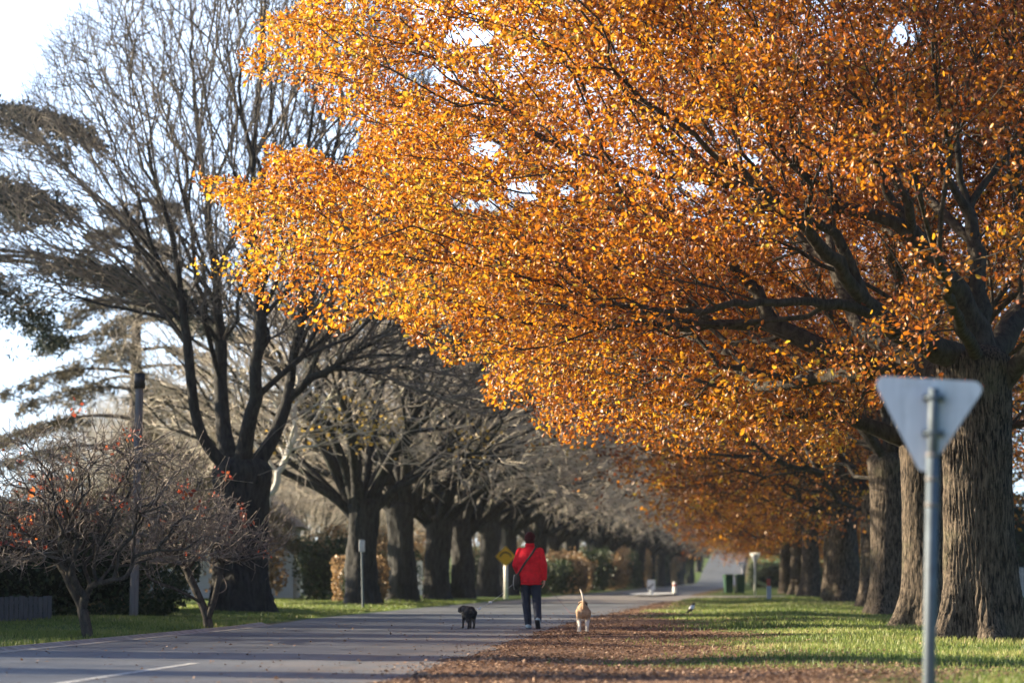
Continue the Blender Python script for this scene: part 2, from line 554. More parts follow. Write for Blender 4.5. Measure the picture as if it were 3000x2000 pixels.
def smooth_line(pl, it=2):
    pl = np.asarray(pl, float)
    for _ in range(it):                       # Chaikin, ends kept
        q = [pl[0]]
        for a, b in zip(pl[:-1], pl[1:]): q += [a * .75 + b * .25, a * .25 + b * .75]
        q.append(pl[-1]); pl = np.array(q)
    return pl


def skeleton(polys, A, bf, rng, step=0.35, avoid_trunk=0.0):
    pos, par, path = [], [], []
    for k, pl in enumerate(polys):
        pl = resample(smooth_line(pl), step)
        if k == 0:
            base = -1
        else:
            base = int(np.argmin(np.linalg.norm(np.array(pos) - pl[0], axis=1)))
            if np.linalg.norm(pos[base] - pl[0]) < 0.05: pl = pl[1:]
        for p in pl:
            par.append(base); path.append(0 if base < 0 else path[base] + np.linalg.norm(p - pos[base]))
            pos.append(p); base = len(pos) - 1
    S = np.array(pos); sp = np.array(path)
    usable = S[:, 2] > avoid_trunk
    N = len(A)
    best = np.full(N, 1e9); bi = np.zeros(N, int)
    for c in range(0, N, 2000):
        D = np.linalg.norm(A[c:c + 2000, None] - S[None], axis=2) + bf * sp + np.where(usable, 0, 50)
        bi[c:c + 2000] = D.argmin(1); best[c:c + 2000] = D.min(1)
    ns = len(S)
    P = np.concatenate([S, np.zeros((N, 3))]); PR = np.concatenate([par, np.zeros(N, int)]).astype(int); PL = np.concatenate([sp, np.zeros(N)])
    alive = np.ones(N, bool)
    for k in range(N):
        j = int(np.argmin(best))
        i = ns + k
        P[i] = A[j]; PR[i] = bi[j]; PL[i] = PL[bi[j]] + np.linalg.norm(A[j] - P[bi[j]])
        best[j] = 1e18; alive[j] = False
        d = A - P[i]
        cst = np.sqrt(np.einsum('ij,ij->i', d, d)) + bf * PL[i]
        m = (cst < best) & alive
        best[m] = cst[m]; bi[m] = i
    return P, PR, ns


def subdivide(P, PR, ns, maxlen, jit, rng):
    newP, newR, mp = [], [], np.zeros(len(P), int)
    for i in range(len(P)):
        p = PR[i]
        if p < 0 or i < ns:
            newR.append(-1 if p < 0 else mp[p]); newP.append(P[i]); mp[i] = len(newP) - 1; continue
        L = np.linalg.norm(P[i] - P[p]); n = int(L / maxlen)
        last = mp[p]
        for k in range(1, n + 1):
            q = P[p] + (P[i] - P[p]) * k / (n + 1) + rng.normal(0, jit * L / (n + 1), 3)
            newP.append(q); newR.append(last); last = len(newP) - 1
        newP.append(P[i]); newR.append(last); mp[i] = len(newP) - 1
    return np.array(newP), np.array(newR), mp


def relax(P, PR, it, keep=1):
    n = len(P)
    for _ in range(it):
        acc = np.zeros_like(P); cnt = np.zeros(n)
        ch = np.where(PR >= 0)[0]
        np.add.at(acc, PR[ch], P[ch]); np.add.at(cnt, PR[ch], 1)
        has = (cnt > 0) & (PR >= 0)
        Q = P.copy()
        Q[has] = 0.5 * P[has] + 0.25 * P[PR[has]] + 0.25 * acc[has] / cnt[has][:, None]
        P = Q
    return P


def add_twigs(P, PR, rng, per, lmin, lmax, spread, up=0.15, frac_inner=0.25, seg=2):
    n = len(P)
    cnt = np.bincount(PR[PR >= 0], minlength=n)
    tips = np.where(cnt == 0)[0]
    inner = np.where((cnt > 0) & (np.arange(n) > n // 4))[0]
    inner = rng.choice(inner, int(len(inner) * frac_inner), replace=False) if len(inner) else inner
    src = np.concatenate([np.repeat(tips, per), inner])
    d = P[src] - P[PR[src]]
    d /= np.linalg.norm(d, axis=1)[:, None] + 1e-9
    d = d + rng.normal(0, spread, d.shape); d[:, 2] += up
    d /= np.linalg.norm(d, axis=1)[:, None]
    L = rng.uniform(lmin, lmax, len(src))
    last = src; pp = P[src]
    for k in range(seg):
        d = d + rng.normal(0, 0.22, d.shape); d[:, 2] += 0.05
        d /= np.linalg.norm(d, axis=1)[:, None]
        pp = pp + d * (L / seg)[:, None]
        idx = len(P) + np.arange(len(src))
        P = np.concatenate([P, pp]); PR = np.concatenate([PR, last]); last = idx
    return P, PR


def radii(P, PR, r0, Rroot, swell=None):
    n = len(P)
    cnt = np.bincount(PR[PR >= 0], minlength=n)
    ntip = int((cnt == 0).sum())
    e = max(1.35, math.log(max(ntip, 2)) / math.log(Rroot / r0))
    acc = np.zeros(n)
    acc[cnt == 0] = r0 ** e
    for i in range(n - 1, 0, -1):
        if PR[i] >= 0: acc[PR[i]] += acc[i]
    r = acc ** (1 / e)
    if swell is not None:
        zf, amt, ln = swell                   # limbs thicken towards the head of the trunk
        d = np.linalg.norm(P - np.array([P[0, 0], P[0, 1], zf]), axis=1)
        r = np.where(r > 0.035, r * (1 + amt * np.exp(-d / ln)), r)
    return r


def tubes(P, PR, Rd, groups=((0.0, 0.03, 4), (0.03, 9, 9)), skip=None):
    n = len(P)
    order = np.argsort(Rd)
    mc = np.full(n, -1)
    for i in order:
        if PR[i] >= 0: mc[PR[i]] = i
    din = np.zeros((n, 3)); has = PR >= 0
    din[has] = P[has] - P[PR[has]]
    din /= np.linalg.norm(din, axis=1)[:, None] + 1e-9
    T = din.copy(); hm = mc >= 0
    T[hm] += din[mc[hm]]
    T /= np.linalg.norm(T, axis=1)[:, None] + 1e-9
    VV, FF = [], []; nv = 0

    def ring(C, t, r, k):
        ref = np.array([0.36, 0.83, 0.42]); ref /= np.linalg.norm(ref)
        u = ref - t * (t @ ref)[:, None]; u /= np.linalg.norm(u, axis=1)[:, None] + 1e-9
        w = np.cross(t, u)
        a = np.arange(k) * 2 * PI / k
        return C[:, None] + r[:, None, None] * (u[:, None] * np.cos(a)[None, :, None] + w[:, None] * np.sin(a)[None, :, None])

    for lo, hi, k in groups:
        g = (Rd >= lo) & (Rd < hi) & has
        if skip is not None: g &= ~skip
        idx = np.where(g)[0]
        if not len(idx): continue
        loc = np.full(n, -1); loc[idx] = np.arange(len(idx))
        rings = ring(P[idx], T[idx], Rd[idx], k)
        p = PR[idx]
        share = (mc[p] == idx) & g[p]
        st = np.where(share, loc[p], -1)
        ns_ = np.where(~share)[0]
        st[ns_] = len(idx) + np.arange(len(ns_))
        r2 = ring(P[p[ns_]], din[idx[ns_]], np.minimum(Rd[idx[ns_]] * 1.08, Rd[p[ns_]]), k)
        allr = np.concatenate([rings, r2]).reshape(-1, 3)
        j = np.arange(k); j2 = (j + 1) % k
        a = st[:, None] * k; b = np.arange(len(idx))[:, None] * k
        q = np.stack([a + j, a + j2, b + j2, b + j], -1).reshape(-1, 4) + nv
        VV.append(allr); FF.append(q); nv += len(allr)
    return np.concatenate(VV), np.concatenate(FF)


LEAF_V = np.array([[0, 0, 0], [0, .34, -.04], [0, .70, -.02], [0, 1, .10], [-.20, .24, .05], [-.27, .63, .15], [.20, .27, .07], [.30, .58, .12], [-.22, .88, .12], [.15, .92, .13]])
LEAF_T = np.array([[0, 1, 4], [0, 6, 1], [3, 8, 2], [3, 2, 9]])
LEAF_Q = np.array([[1, 2, 5, 4], [1, 6, 7, 2]])
LEAF_T2 = np.array([[2, 8, 5], [2, 7, 9]])


def leaves(pos, axis, size, rnd, rng, simple_leaf=False, flat=None, width=1.0):
    n = len(pos)
    a = axis / (np.linalg.norm(axis, axis=1)[:, None] + 1e-9)
    q = rng.normal(size=(n, 3)) if flat is None else np.array([[0, 0, 1.0]]) + rng.normal(0, flat, (n, 3))
    x = np.cross(a, q); x /= np.linalg.norm(x, axis=1)[:, None] + 1e-9
    z = np.cross(x, a)
    if simple_leaf:
        tv = np.array([[0, 0, 0], [-.3, .5, .08], [0, 1, 0], [.3, .5, .08]]); fq = np.array([[0, 3, 2, 1]]); ft = None
    else:
        tv = LEAF_V; fq = LEAF_Q; ft = np.concatenate([LEAF_T, LEAF_T2])
    tv = tv * np.array([width, 1, 1])
    V = pos[:, None] + size[:, None, None] * (tv[None, :, :1] * x[:, None] + tv[None, :, 1:2] * a[:, None] + tv[None, :, 2:] * z[:, None])
    k = len(tv); b = (np.arange(n) * k)[:, None, None]
    faces = [(b + fq).reshape(-1, 4)]
    if ft is not None: faces.append((b + ft).reshape(-1, 3))
    return V.reshape(-1, 3), faces, np.repeat(rnd, k)


def pnoise(rng, nwave, scale):
    k = rng.normal(0, 1, (nwave, 3)) * scale; p = rng.uniform(0, 6.28, nwave)
    return lambda P: np.sin(P @ k.T + p).sum(1) / math.sqrt(nwave)


def in_poly(pts, poly):
    x, y = pts[:, 0], pts[:, 1]; ins = np.zeros(len(pts), bool)
    n = len(poly)
    for i in range(n):
        x1, y1 = poly[i]; x2, y2 = poly[(i + 1) % n]
        if y1 == y2: continue
        c = ((y1 > y) != (y2 > y)) & (x < (x2 - x1) * (y - y1) / (y2 - y1) + x1)
        ins ^= c
    return ins


def trunk_mesh(h, rb_, rt, flare, rng, nseg=72, nring=60, nb=5, lean=(0, 0), ridge=0.02, kr=19, fl_h=0.45, top_flare=0.0, lump=0.008):
    th = np.linspace(0, 2 * PI, nseg, endpoint=False)
    zs = h * (np.linspace(0, 1, nring) ** 1.25)
    ph_ = rng.uniform(0, 6.28, 8)
    TH, ZZ = np.meshgrid(th, zs)
    t = ZZ / h
    r = rb_ + (rt - rb_) * t
    lob = 0.5 + 0.5 * np.cos(nb * TH + ph_[0] + 0.5 * np.sin(TH + ph_[1]))
    r = r + flare * np.exp(-ZZ / fl_h) * (0.35 + 1.0 * lob * (0.7 + 0.5 * np.sin(TH + ph_[6])))
    r = r + lump * (np.sin(2 * TH + ZZ * 1.6 + ph_[7]) + np.sin(3 * TH - ZZ * 2.3 + ph_[3]) * .7 + np.sin(5 * TH + ZZ * 3.1) * .4) + 0.035 * np.exp(-ZZ / 2.0) * np.cos(3 * TH + ph_[2]) + top_flare * t ** 4 * (1 + 0.4 * np.cos(3 * TH + ph_[3]))
    if ridge:
        wv = 1.3 * np.sin(ZZ * 2.1 + ph_[4] + 2 * np.sin(TH * 3)) + 1.0 * np.sin(ZZ * 5.3 + ph_[5] + TH * 5) + .7 * np.sin(ZZ * 11 + TH * 17)
        r = r + ridge * (np.abs(np.sin(kr * TH / 2 + wv)) - 0.5) + 0.5 * ridge * np.sin(kr * 2.0 * TH / 2 * 1 + ZZ * 9 + 2 * wv) + rng.normal(0, ridge * 0.22, r.shape)
    ox = lean[0] * t; oy = lean[1] * t
    V = np.stack([r * np.cos(TH) + ox, r * np.sin(TH) + oy, ZZ - 0.06], -1).reshape(-1, 3)
    i = np.arange(nring - 1)[:, None] * nseg; j = np.arange(nseg); j2 = (j + 1) % nseg
    q = np.stack([i + j, i + j2, i + nseg + j2, i + nseg + j], -1).reshape(-1, 4)
    # rounded head where the limbs leave the trunk
    r_top = r[-1]; dome = []
    for a in np.linspace(0.2, 1.35, 7):
        rr2 = r_top * math.cos(a) ** 0.8
        dome.append(np.stack([rr2 * np.cos(th) + ox[-1], rr2 * np.sin(th) + oy[-1], np.full(nseg, h - .06 + rt * 0.75 * math.sin(a))], 1))
    V = np.concatenate([V] + dome)
    nring += len(dome)
    i = np.arange(nring - 1)[:, None] * nseg
    q = np.stack([i + j, i + j2, i + nseg + j2, i + nseg + j], -1).reshape(-1, 4)
    top = len(V)
    V = np.concatenate([V, [[ox[-1, 0], oy[-1, 0], h + rt * 0.76]]])
    l = (nring - 1) * nseg
    tri = np.stack([l + j, l + j2, np.full(nseg, top)], 1)
    return np_mesh('trunk', V, [q, tri], True)


# ------------------------------------------------------------------ the oaks on the right
S2 = 3000 / 2352
c5 = [(1380, -60), (1380, 0), (1290, 60), (1210, 60), (1140, 130), (1190, 200), (1090, 240), (1110, 340), (1130, 400), (1200, 390), (1290, 370),
      (1430, 420), (1480, 540), (1540, 600), (1600, 620), (1640, 690), (1560, 760), (1490, 720), (1400, 660), (1330, 690), (1250, 660), (1190, 590), (1215, 680),
      (1210, 770), (1170, 830), (1050, 800), (990, 810), (930, 770), (840, 770), (870, 810), (920, 860), (930, 930), (1040, 930),
      (1050, 1000), (1080, 1080), (1130, 1140), (1070, 1170), (900, 1190), (830, 1200), (880, 1260), (1000, 1300), (1030, 1340),
      (1150, 1340), (1210, 1420), (1290, 1440), (1400, 1500), (1460, 1530)]
POLY = [(x * .638, y * .638) for x, y in c5]
POLY += [(x * S2, y * S2) for x, y in [(760, 772), (795, 770), (805, 745), (860, 725), (920, 740), (950, 805), (990, 800), (1030, 848), (1060, 830), (1105, 830),
         (1125, 860), (1092, 880), (1110, 920), (1135, 942), (1190, 930), (1220, 972), (1260, 1000), (1320, 1030), (1380, 1020), (1440, 1035), (1480, 1030), (1530, 1050),
         (1600, 1070), (1690, 1085), (1790, 1075), (1850, 1100), (1900, 1105), (1935, 1130), (1960, 1165), (1990, 1150), (1985, 1060), (1960, 980), (2000, 930),
         (2100, 930), (2180, 900), (2290, 890), (2300, 960), (2310, 1050), (2352, 1090), (2700, 1090), (2700, -300), (700, -300)]]
HOLES = [(1383, 108, 75, 26), (1262, 223, 80, 24), (1421, 434, 42, 30), (1536, 561, 48, 28), (1400, 602, 95, 20), (1010, 395, 50, 40), (2645, 105, 50, 30), (1120, 640, 60, 14), (1660, 560, 40, 18), (2200, 470, 30, 16)]
DARKGAP = [(2450, 800, 200, 150), (2270, 885, 160, 42), (2835, 560, 60, 210), (2080, 395, 70, 30), (2020, 560, 70, 26), (1720, 985, 120, 18), (2330, 970, 130, 30), (2870, 960, 130, 150), (2960, 1000, 70, 90)]          # open space under the big leaning limb


def crown_points(rng, C, Rh, zlo, zhi, ncl, npc, sh=0.62, sv=0.26, mask=True, low=None, inner=0.42):
    """leaf sprays: flat clumps spread through the crown's volume"""
    out = []
    cn = pnoise(rng, 12, 0.8)
    tries = 0
    have = 0
    while have < ncl and tries < 40:
        tries += 1
        n = ncl * 2
        u = rng.normal(size=(n, 3)); u /= np.linalg.norm(u, axis=1)[:, None]
        r = rng.uniform(0, 1, n) ** inner
        c = np.array([C[0], C[1], (zlo + zhi) / 2]) + u * r[:, None] * np.array([Rh, Rh, (zhi - zlo) / 2])
        rad = np.hypot(c[:, 0] - C[0], c[:, 1] - C[1])
        floor = (low if low is not None else zlo) + 1.8 * (1 - np.clip(rad / Rh, 0, 1)) + 0.4
        c = c[(c[:, 2] > floor - 0.6) & (cn(c * [1, 1, 1.7]) > 0.14)]
        if mask:
            c = c[clear_of_gaps(c, rng)]
        c = c[:ncl - have]
        have += len(c)
        if not len(c): continue
        o = np.array([C[0], C[1], 0]) - c; o[:, 2] = 0
        o /= np.linalg.norm(o, axis=1)[:, None] + 1e-9
        al = rng.normal(0, sh * 1.25, (len(c), npc)); ac = rng.normal(0, sh * 0.8, (len(c), npc)); ve = rng.normal(0, sv, (len(c), npc))
        pr = np.stack([-o[:, 1], o[:, 0], 0 * o[:, 0]], 1)
        p = c[:, None] + al[..., None] * o[:, None] + ac[..., None] * pr[:, None] + np.stack([0 * ve, 0 * ve, ve + 0.22 * al], -1)
        p = p.reshape(-1, 3)
        if mask:
            p = p[clear_of_gaps(p, rng, .95)]
        out.append(p)
    P = np.concatenate(out)
    return P[(P[:, 2] > 2.0) & (P[:, 1] > C[1] - .72 * Rh)]


def clear_of_gaps(p, rng, m=1.0):
    q = project(p); k = in_poly(q, POLY)
    wv = .55 * np.sin(q[:, 0] * .11 + 1.3 * np.sin(q[:, 1] * .07)) + .45 * np.sin(q[:, 1] * .19 + q[:, 0] * .05)
    for hx, hy, ha, hb in HOLES: k &= (((q[:, 0] - hx) / (ha * m)) ** 2 + ((q[:, 1] - hy) / (hb * m)) ** 2 > 1 + .8 * wv) | (rng.uniform(size=len(q)) < .10)
    for hx, hy, ha, hb in DARKGAP:
        ins = ((q[:, 0] - hx) / ha) ** 2 + ((q[:, 1] - hy) / hb) ** 2 < 1
        k &= ~ins | (rng.uniform(size=len(q)) < 0.12) | (p[:, 1] > 39)
    k &= (q[:, 0] < 2350) | (p[:, 1] > 37) | (rng.uniform(size=len(q)) < .85)      # the crown is thinner towards the trunk
    return k


def leaf_cloud(P, PR, rng, per, size, tone, simple_leaf=False, spread=0.115, inner=0.5, mask=False):
    n = len(P)
    cnt = np.bincount(PR[PR >= 0], minlength=n)
    tips = np.where(cnt == 0)[0]
    oth = np.where((cnt > 0) & (np.arange(n) > n // 3))[0]
    oth = rng.choice(oth, int(len(oth) * inner), replace=False)
    src = np.concatenate([np.repeat(tips, per), np.repeat(oth, max(1, per // 2))])
    d = P[src] - P[PR[src]]; d /= np.linalg.norm(d, axis=1)[:, None] + 1e-9
    ax = d * 0.7 + rng.normal(0, 0.75, d.shape); ax[:, 2] -= 0.15
    pos = P[src] + rng.normal(0, spread, d.shape) - d * rng.uniform(0, 0.14, (len(src), 1))
    if mask:
        k = clear_of_gaps(pos, rng); pos, ax, src = pos[k], ax[k], src[k]
    print('leaves', len(src))
    sz = size * rng.uniform(0.65, 1.3, len(src))
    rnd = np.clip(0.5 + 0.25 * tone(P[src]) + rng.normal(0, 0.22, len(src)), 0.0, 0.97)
    return leaves(pos, ax, sz, rnd, rng, simple_leaf)


def build_oak(name, seed, base, polys, att, Rroot, trunk_kw, per, lsize, simple_leaf, label, bf=0.55, tone_shift=None, group='oaks in the right-hand row', r0=0.0042, swell=(.5, 1.2)):
    rng = np.random.default_rng(seed)
    base = np.asarray(base, float)
    P, PR, ns = skeleton(polys, att, bf, rng, 0.4, trunk_kw['h'] - 0.6)
    P, PR, mp = subdivide(P, PR, ns, 0.5, 0.09, rng)
    P = relax(P, PR, 2)
    Rd = radii(P, PR, r0, Rroot, (trunk_kw['h'],) + swell)
    root = empty(name, base, label, 'tree', group)
    trunk = link('trunk', trunk_mesh(rng=rng, **trunk_kw), M['oak_bark'], root)
    skip = P[:, 2] < trunk_kw['h'] - 0.35
    V, Q = tubes(P - base, PR, Rd, ((0.0, 0.025, 4), (0.025, 9, 10)), skip)
    link('branches', np_mesh('branches', V, [Q], True), M['oak_limb'], root)
    tn = pnoise(rng, 14, 1.1)
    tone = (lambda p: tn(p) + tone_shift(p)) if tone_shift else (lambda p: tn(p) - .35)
    V, Fc, rn = leaf_cloud(P, PR, rng, per, lsize, tone, simple_leaf, mask=abs(base[0]) > .01)
    link('foliage', np_mesh('foliage', V - base, Fc, False, {'rnd': rn}), M['oak_leaf'], root)
    return root


rng = np.random.default_rng(11)
B1 = np.array([2.93, 34.5, 0.0])


def p1(x, y, dy=0.0):                      # pixel of the 2352-wide view -> point near the first oak's plane
    return at(x * S2, y * S2, 34.5 + dy)


trunk1 = [B1, B1 + [0, 0, 1.5], B1 + [0.02, 0, 3.0], B1 + [0.05, 0, 3.9]]
up1 = [trunk1[-1], p1(2245, 640, .2), p1(2225, 470, .5), p1(2190, 300, 0.8), p1(2170, 60, 1), p1(2120, -300, 1)]
polys1 = [trunk1, up1,
          [trunk1[-1], p1(2140, 800, -.4), p1(2010, 720, -1.2), p1(1940, 640, -2), p1(1880, 560, -2.6), p1(1790, 470, -3.4), p1(1640, 350, -4.4), p1(1500, 240, -5), p1(1300, 130, -5)],
          [p1(2030, 735, -1.1), p1(1960, 700, -1.6), p1(1860, 688, -2.2), p1(1740, 700, -3), p1(1600, 720, -3.6), p1(1400, 700, -3.8), p1(1150, 690, -3.2), p1(900, 680, -2), p1(700, 640, -1)],
          [p1(1880, 560, -2.6), p1(1740, 560, -2.2), p1(1500, 530, -1.4), p1(1250, 510, -1), p1(1000, 480, -.5), p1(800, 470, 0), p1(600, 450, 0)],
          [p1(2235, 560, .3), p1(2100, 420, 1.5), p1(1900, 320, 2.4), p1(1650, 250, 2.8), p1(1350, 180, 2.6), p1(1050, 150, 2.2), p1(800, 130, 2)],
          [trunk1[-1], p1(2300, 780, .6), p1(2380, 660, 1.6), p1(2500, 500, 2.6), p1(2650, 300, 3)],
          [B1 + [0.1, 0, 3.2], p1(2330, 840, -.3), p1(2420, 760, -1.2), p1(2560, 650, -2.2)],
          [trunk1[-1], p1(2230, 730, 2), p1(2150, 620, 4), p1(2000, 500, 6.5), p1(1800, 400, 9)],
          [trunk1[-1], p1(2210, 740, -2), p1(2150, 600, -4.5), p1(2100, 420, -6.5), p1(2050, 200, -8)],
          [p1(2225, 470, .5), p1(2330, 330, .8), p1(2420, 150, 1.5), p1(2500, -100, 2)]]
att1 = crown_points(rng, (2.4, 34.3), 12.2, 2.6, 12.5, 1350, 17, mask=True, low=2.4, sh=.66, sv=.2)
print('oak1 attractors', len(att1))


def lit_side_tone(p):                               # sunlit gold on the left, crown shade on the right, put into leaf colour
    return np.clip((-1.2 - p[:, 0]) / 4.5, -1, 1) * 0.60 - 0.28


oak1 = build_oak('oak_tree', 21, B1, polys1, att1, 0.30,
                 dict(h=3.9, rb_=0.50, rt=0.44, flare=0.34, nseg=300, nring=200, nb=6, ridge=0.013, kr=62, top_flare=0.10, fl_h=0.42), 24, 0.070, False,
                 'nearest golden oak, the thick furrowed trunk behind the near give way sign', bf=0.5, tone_shift=lit_side_tone, swell=(1.0, 3.0), r0=.0032)


def gen_polys(rng, base, h, n, reach, zt):
    tr = [base, base + [0, 0, h * .5], base + [0, 0, h]]
    out = [tr]
    for k in range(n):
        a = 2 * PI * k / n + rng.uniform(-.3, .3)
        rr_ = reach * rng.uniform(.55, 1)
        d = np.array([math.cos(a), math.sin(a), 0])
        z = rng.uniform(0.62, 1.0) * zt
        out.append([tr[-1], base + d * rr_ * .25 + [0, 0, h + (z - h) * .45], base + d * rr_ * .6 + [0, 0, h + (z - h) * .8], base + d * rr_ + [0, 0, z]])
    out.append([tr[-1], base + [.2, .1, h + (zt - h) * .5], base + [0.1, .3, zt]])
    return out


for (bx, by, sd, rh, lo, ncl, trb, lab) in [
        (2.89, 45.0, 31, 9.8, 2.6, 950, 0.49, 'second oak of the right row, trunk just left of the near sign pole'),
        (2.90, 59.0, 41, 9.2, 2.6, 850, 0.50, 'third oak of the right row, forked low with two pale limbs above its trunk')]:
    rg = np.random.default_rng(sd)
    b = np.array([bx, by, 0.0])
    polys = gen_polys(rg, b, 3.6, 8, 7.5, 9.5)
    a_ = crown_points(rg, (bx - .3, by), rh, lo, 12.0, ncl, 12, mask=True, low=lo - .2)
    build_oak('oak_tree', sd, b, polys, a_, 0.27, dict(h=3.7, rb_=trb, rt=0.40, flare=0.30, nseg=110, nring=70, nb=5, ridge=0.012, kr=44, top_flare=.1), 14, 0.085, True, lab, r0=.005)

# further oaks: two kinds, repeated
far_oaks = []
for sd in (51, 52):
    rg = np.random.default_rng(sd)
    b = np.zeros(3)
    polys = gen_polys(rg, b, 3.0, 8, 6.5, 8.5)
    a_ = crown_points(rg, (0, 0), 8.2, 2.1, 11, 560, 10, mask=False, low=1.9, sh=.7, sv=.3)
    far_oaks.append(build_oak('oak_tree', sd, b, polys, a_, 0.27, dict(h=3.3, rb_=0.50, rt=0.40, flare=0.28, nseg=48, nring=40, nb=5, ridge=0.02, kr=22), 11, 0.125, True, 'x', r0=0.006))


def copy_tree(o, parent=None):
    c = o.copy(); COL.objects.link(c)
    if parent is not None: c.parent = parent
    for ch in list(o.children): copy_tree(ch, c)
    return c


spots = [(3.15, 72.5, 0, 1.0, 'fourth oak of the right row, slim sunlit edge beside the third trunk'),
         (2.55, 84.5, 1, 1.12, 'fifth oak of the right row, broad dark trunk standing in full shade'),
         (2.6, 97.0, 0, 1.0, 'sixth oak of the right row, behind the broad dark trunk'),
         (1.95, 116.0, 1, .92, 'oak just past the crossing street, behind the pale guide post'),
         (1.5, 126.0, 0, .86, 'second pale oak trunk past the crossing street, right of the leftmost pale one'),
         (0.95, 135.0, 1, .84, 'leftmost pale oak trunk past the crossing street'),
         (1.3, 150, 0, .85, None), (1.2, 166, 1, .85, None), (1.6, 183, 0, .9, None), (1.8, 202, 1, .9, None), (2.2, 225, 0, .95, None), (2.6, 250, 1, 1, None)]
used = set()
for i, (x, y, k, s, lab) in enumerate(spots):
    o = far_oaks[k] if k not in used else copy_tree(far_oaks[k])
    used.add(k)
    o.location = (x, y, 0); o.rotation_euler = (0, 0, i * 1.9 + 0.4); o.scale = (s, s, s)
    tag(o, lab or 'distant orange oak far down the right side of the road beyond the crossing street', 'tree', 'oaks in the right-hand row')

# ------------------------------------------------------------------ bare elms on the left
def bare_tree(name, seed, base, polys, att, Rroot, trunk_kw, r0, label, cat='tree', group=None, bark_=None, twig=None, bf=0.5, per=3, tl=(0.35, 0.9), spread=0.45, avoid=None, split=0.035, maxlen=0.6, jit=0.08, up=.15):
    rng = np.random.default_rng(seed)
    base = np.asarray(base, float)
    P, PR, ns = skeleton(polys, att, bf, rng, 0.5, (trunk_kw['h'] - .4) if avoid is None else avoid)
    P, PR, mp = subdivide(P, PR, ns, maxlen, jit, rng)
    P = relax(P, PR, 3)
    P, PR = add_twigs(P, PR, rng, per, tl[0], tl[1], spread, up)
    Rd = radii(P, PR, r0, Rroot, (trunk_kw['h'], .8, .9) if trunk_kw.get('rb_') else None)
    root = empty(name, base, label, cat, group)
    if trunk_kw.get('rb_'):
        link('trunk', trunk_mesh(rng=rng, **trunk_kw), bark_ or M['elm_bark'], root)
    sk = P[:, 2] < trunk_kw['h'] - 0.5
    thin = Rd < split
    V, Q = tubes(P - base, PR, Rd, ((split, 9, 9),), sk)
    link('limbs', np_mesh('limbs', V, [Q], True), bark_ or M['elm_bark'], root)
    V, Q = tubes(P - base, PR, np.where(thin, Rd, 99), ((0, split, 4),), sk)
    link('twigs', np_mesh('twigs', V, [Q], True), twig or M['elm_twig'], root)
    return root, P, PR


EG = 'bare elms in the left-hand row'
BE = np.array([-13.0, 59.0, 0.0])


def pe(x, y, dy=0.0): return at(x, y, 59.0 + dy)


rge = np.random.default_rng(61)
trk = [BE, BE + [0, 0, 1.8], BE + [0, 0, 3.3]]
T0 = trk[-1]
polysE = [trk,
          [T0, pe(585, 1300, -.6), pe(560, 1150, -1), pe(545, 900, -1.6), pe(490, 650, -2.2), pe(420, 380, -3), pe(360, 100, -3.5)],
          [T0, pe(650, 1300, .3), pe(650, 1100, .8), pe(640, 850, 1.5), pe(600, 550, 2.5), pe(560, 200, 3.4), pe(560, -200, 4)],
          [T0, pe(715, 1320, -.3), pe(745, 1150, -.9), pe(770, 880, -1.8), pe(730, 560, -2.6), pe(760, 250, -3.4), pe(780, -100, -4)],
          [T0, pe(790, 1320, .4), pe(850, 1160, .8), pe(880, 960, 1.4), pe(960, 700, 2), pe(1000, 300, 2.6), pe(1050, -50, 3)],
          [T0, pe(800, 1380, -1), pe(1000, 1270, -2.2), pe(1180, 1180, -3), pe(1330, 1150, -3.4), pe(1480, 1165, -3.6)],
          [T0, pe(780, 1270, -.8), pe(930, 1180, -1.8), pe(1080, 1130, -2.6), pe(1260, 1125, -3.4)],
          [pe(850, 1160, .8), pe(960, 1090, .2), pe(1080, 1010, -.4), pe(1200, 960, -1)],
          [pe(553, 1020, -1.2), pe(450, 860, -2), pe(300, 760, -3), pe(120, 690, -3.6), pe(-20, 640, -4)],
          [pe(548, 900, -1.6), pe(420, 700, -1), pe(260, 560, -.5), pe(100, 380, 0)],
          [T0, pe(640, 1240, 2), pe(620, 1000, 4), pe(520, 700, 5.5), pe(380, 500, 6.5)],
          [T0, pe(600, 1370, -1), pe(500, 1350, -2), pe(430, 1280, -2.6), pe(380, 1150, -3)]]
ELMPOLY = [(40, 880), (-60, 640), (-10, 380), (120, 250), (170, 110), (300, 20), (420, -150), (700, -320), (1000, -250), (1200, 0), (1320, 500), (1350, 900), (1500, 1140),
           (1400, 1220), (1150, 1130), (900, 1050), (700, 950), (480, 930), (250, 900)]
cand = np.stack([rge.uniform(-60, 1500, 30000), rge.uniform(-320, 1260, 30000)], 1)
cand = cand[in_poly(cand, ELMPOLY)][:8500]
hh = np.clip((1150 - cand[:, 1]) / 900, 0.12, 1)
attE = np.array([pe(x, y, 6.5 * h * z) for (x, y), h, z in zip(cand, hh, rge.uniform(-1, 1, len(cand)))])
elm0, PE, PRE = bare_tree('elm_tree', 62, BE, polysE, attE, 0.26, dict(h=3.5, rb_=0.66, rt=0.60, flare=0.30, nseg=90, nring=60, nb=5, ridge=0.03, kr=22, top_flare=.12, fl_h=.6), 0.0055,
                          'largest bare elm, nearest on the left, tall stems fanning from its thick dark trunk', group=EG, twig=M['far_twig'], bf=0.62, per=4, tl=(.3, .9), spread=.42)
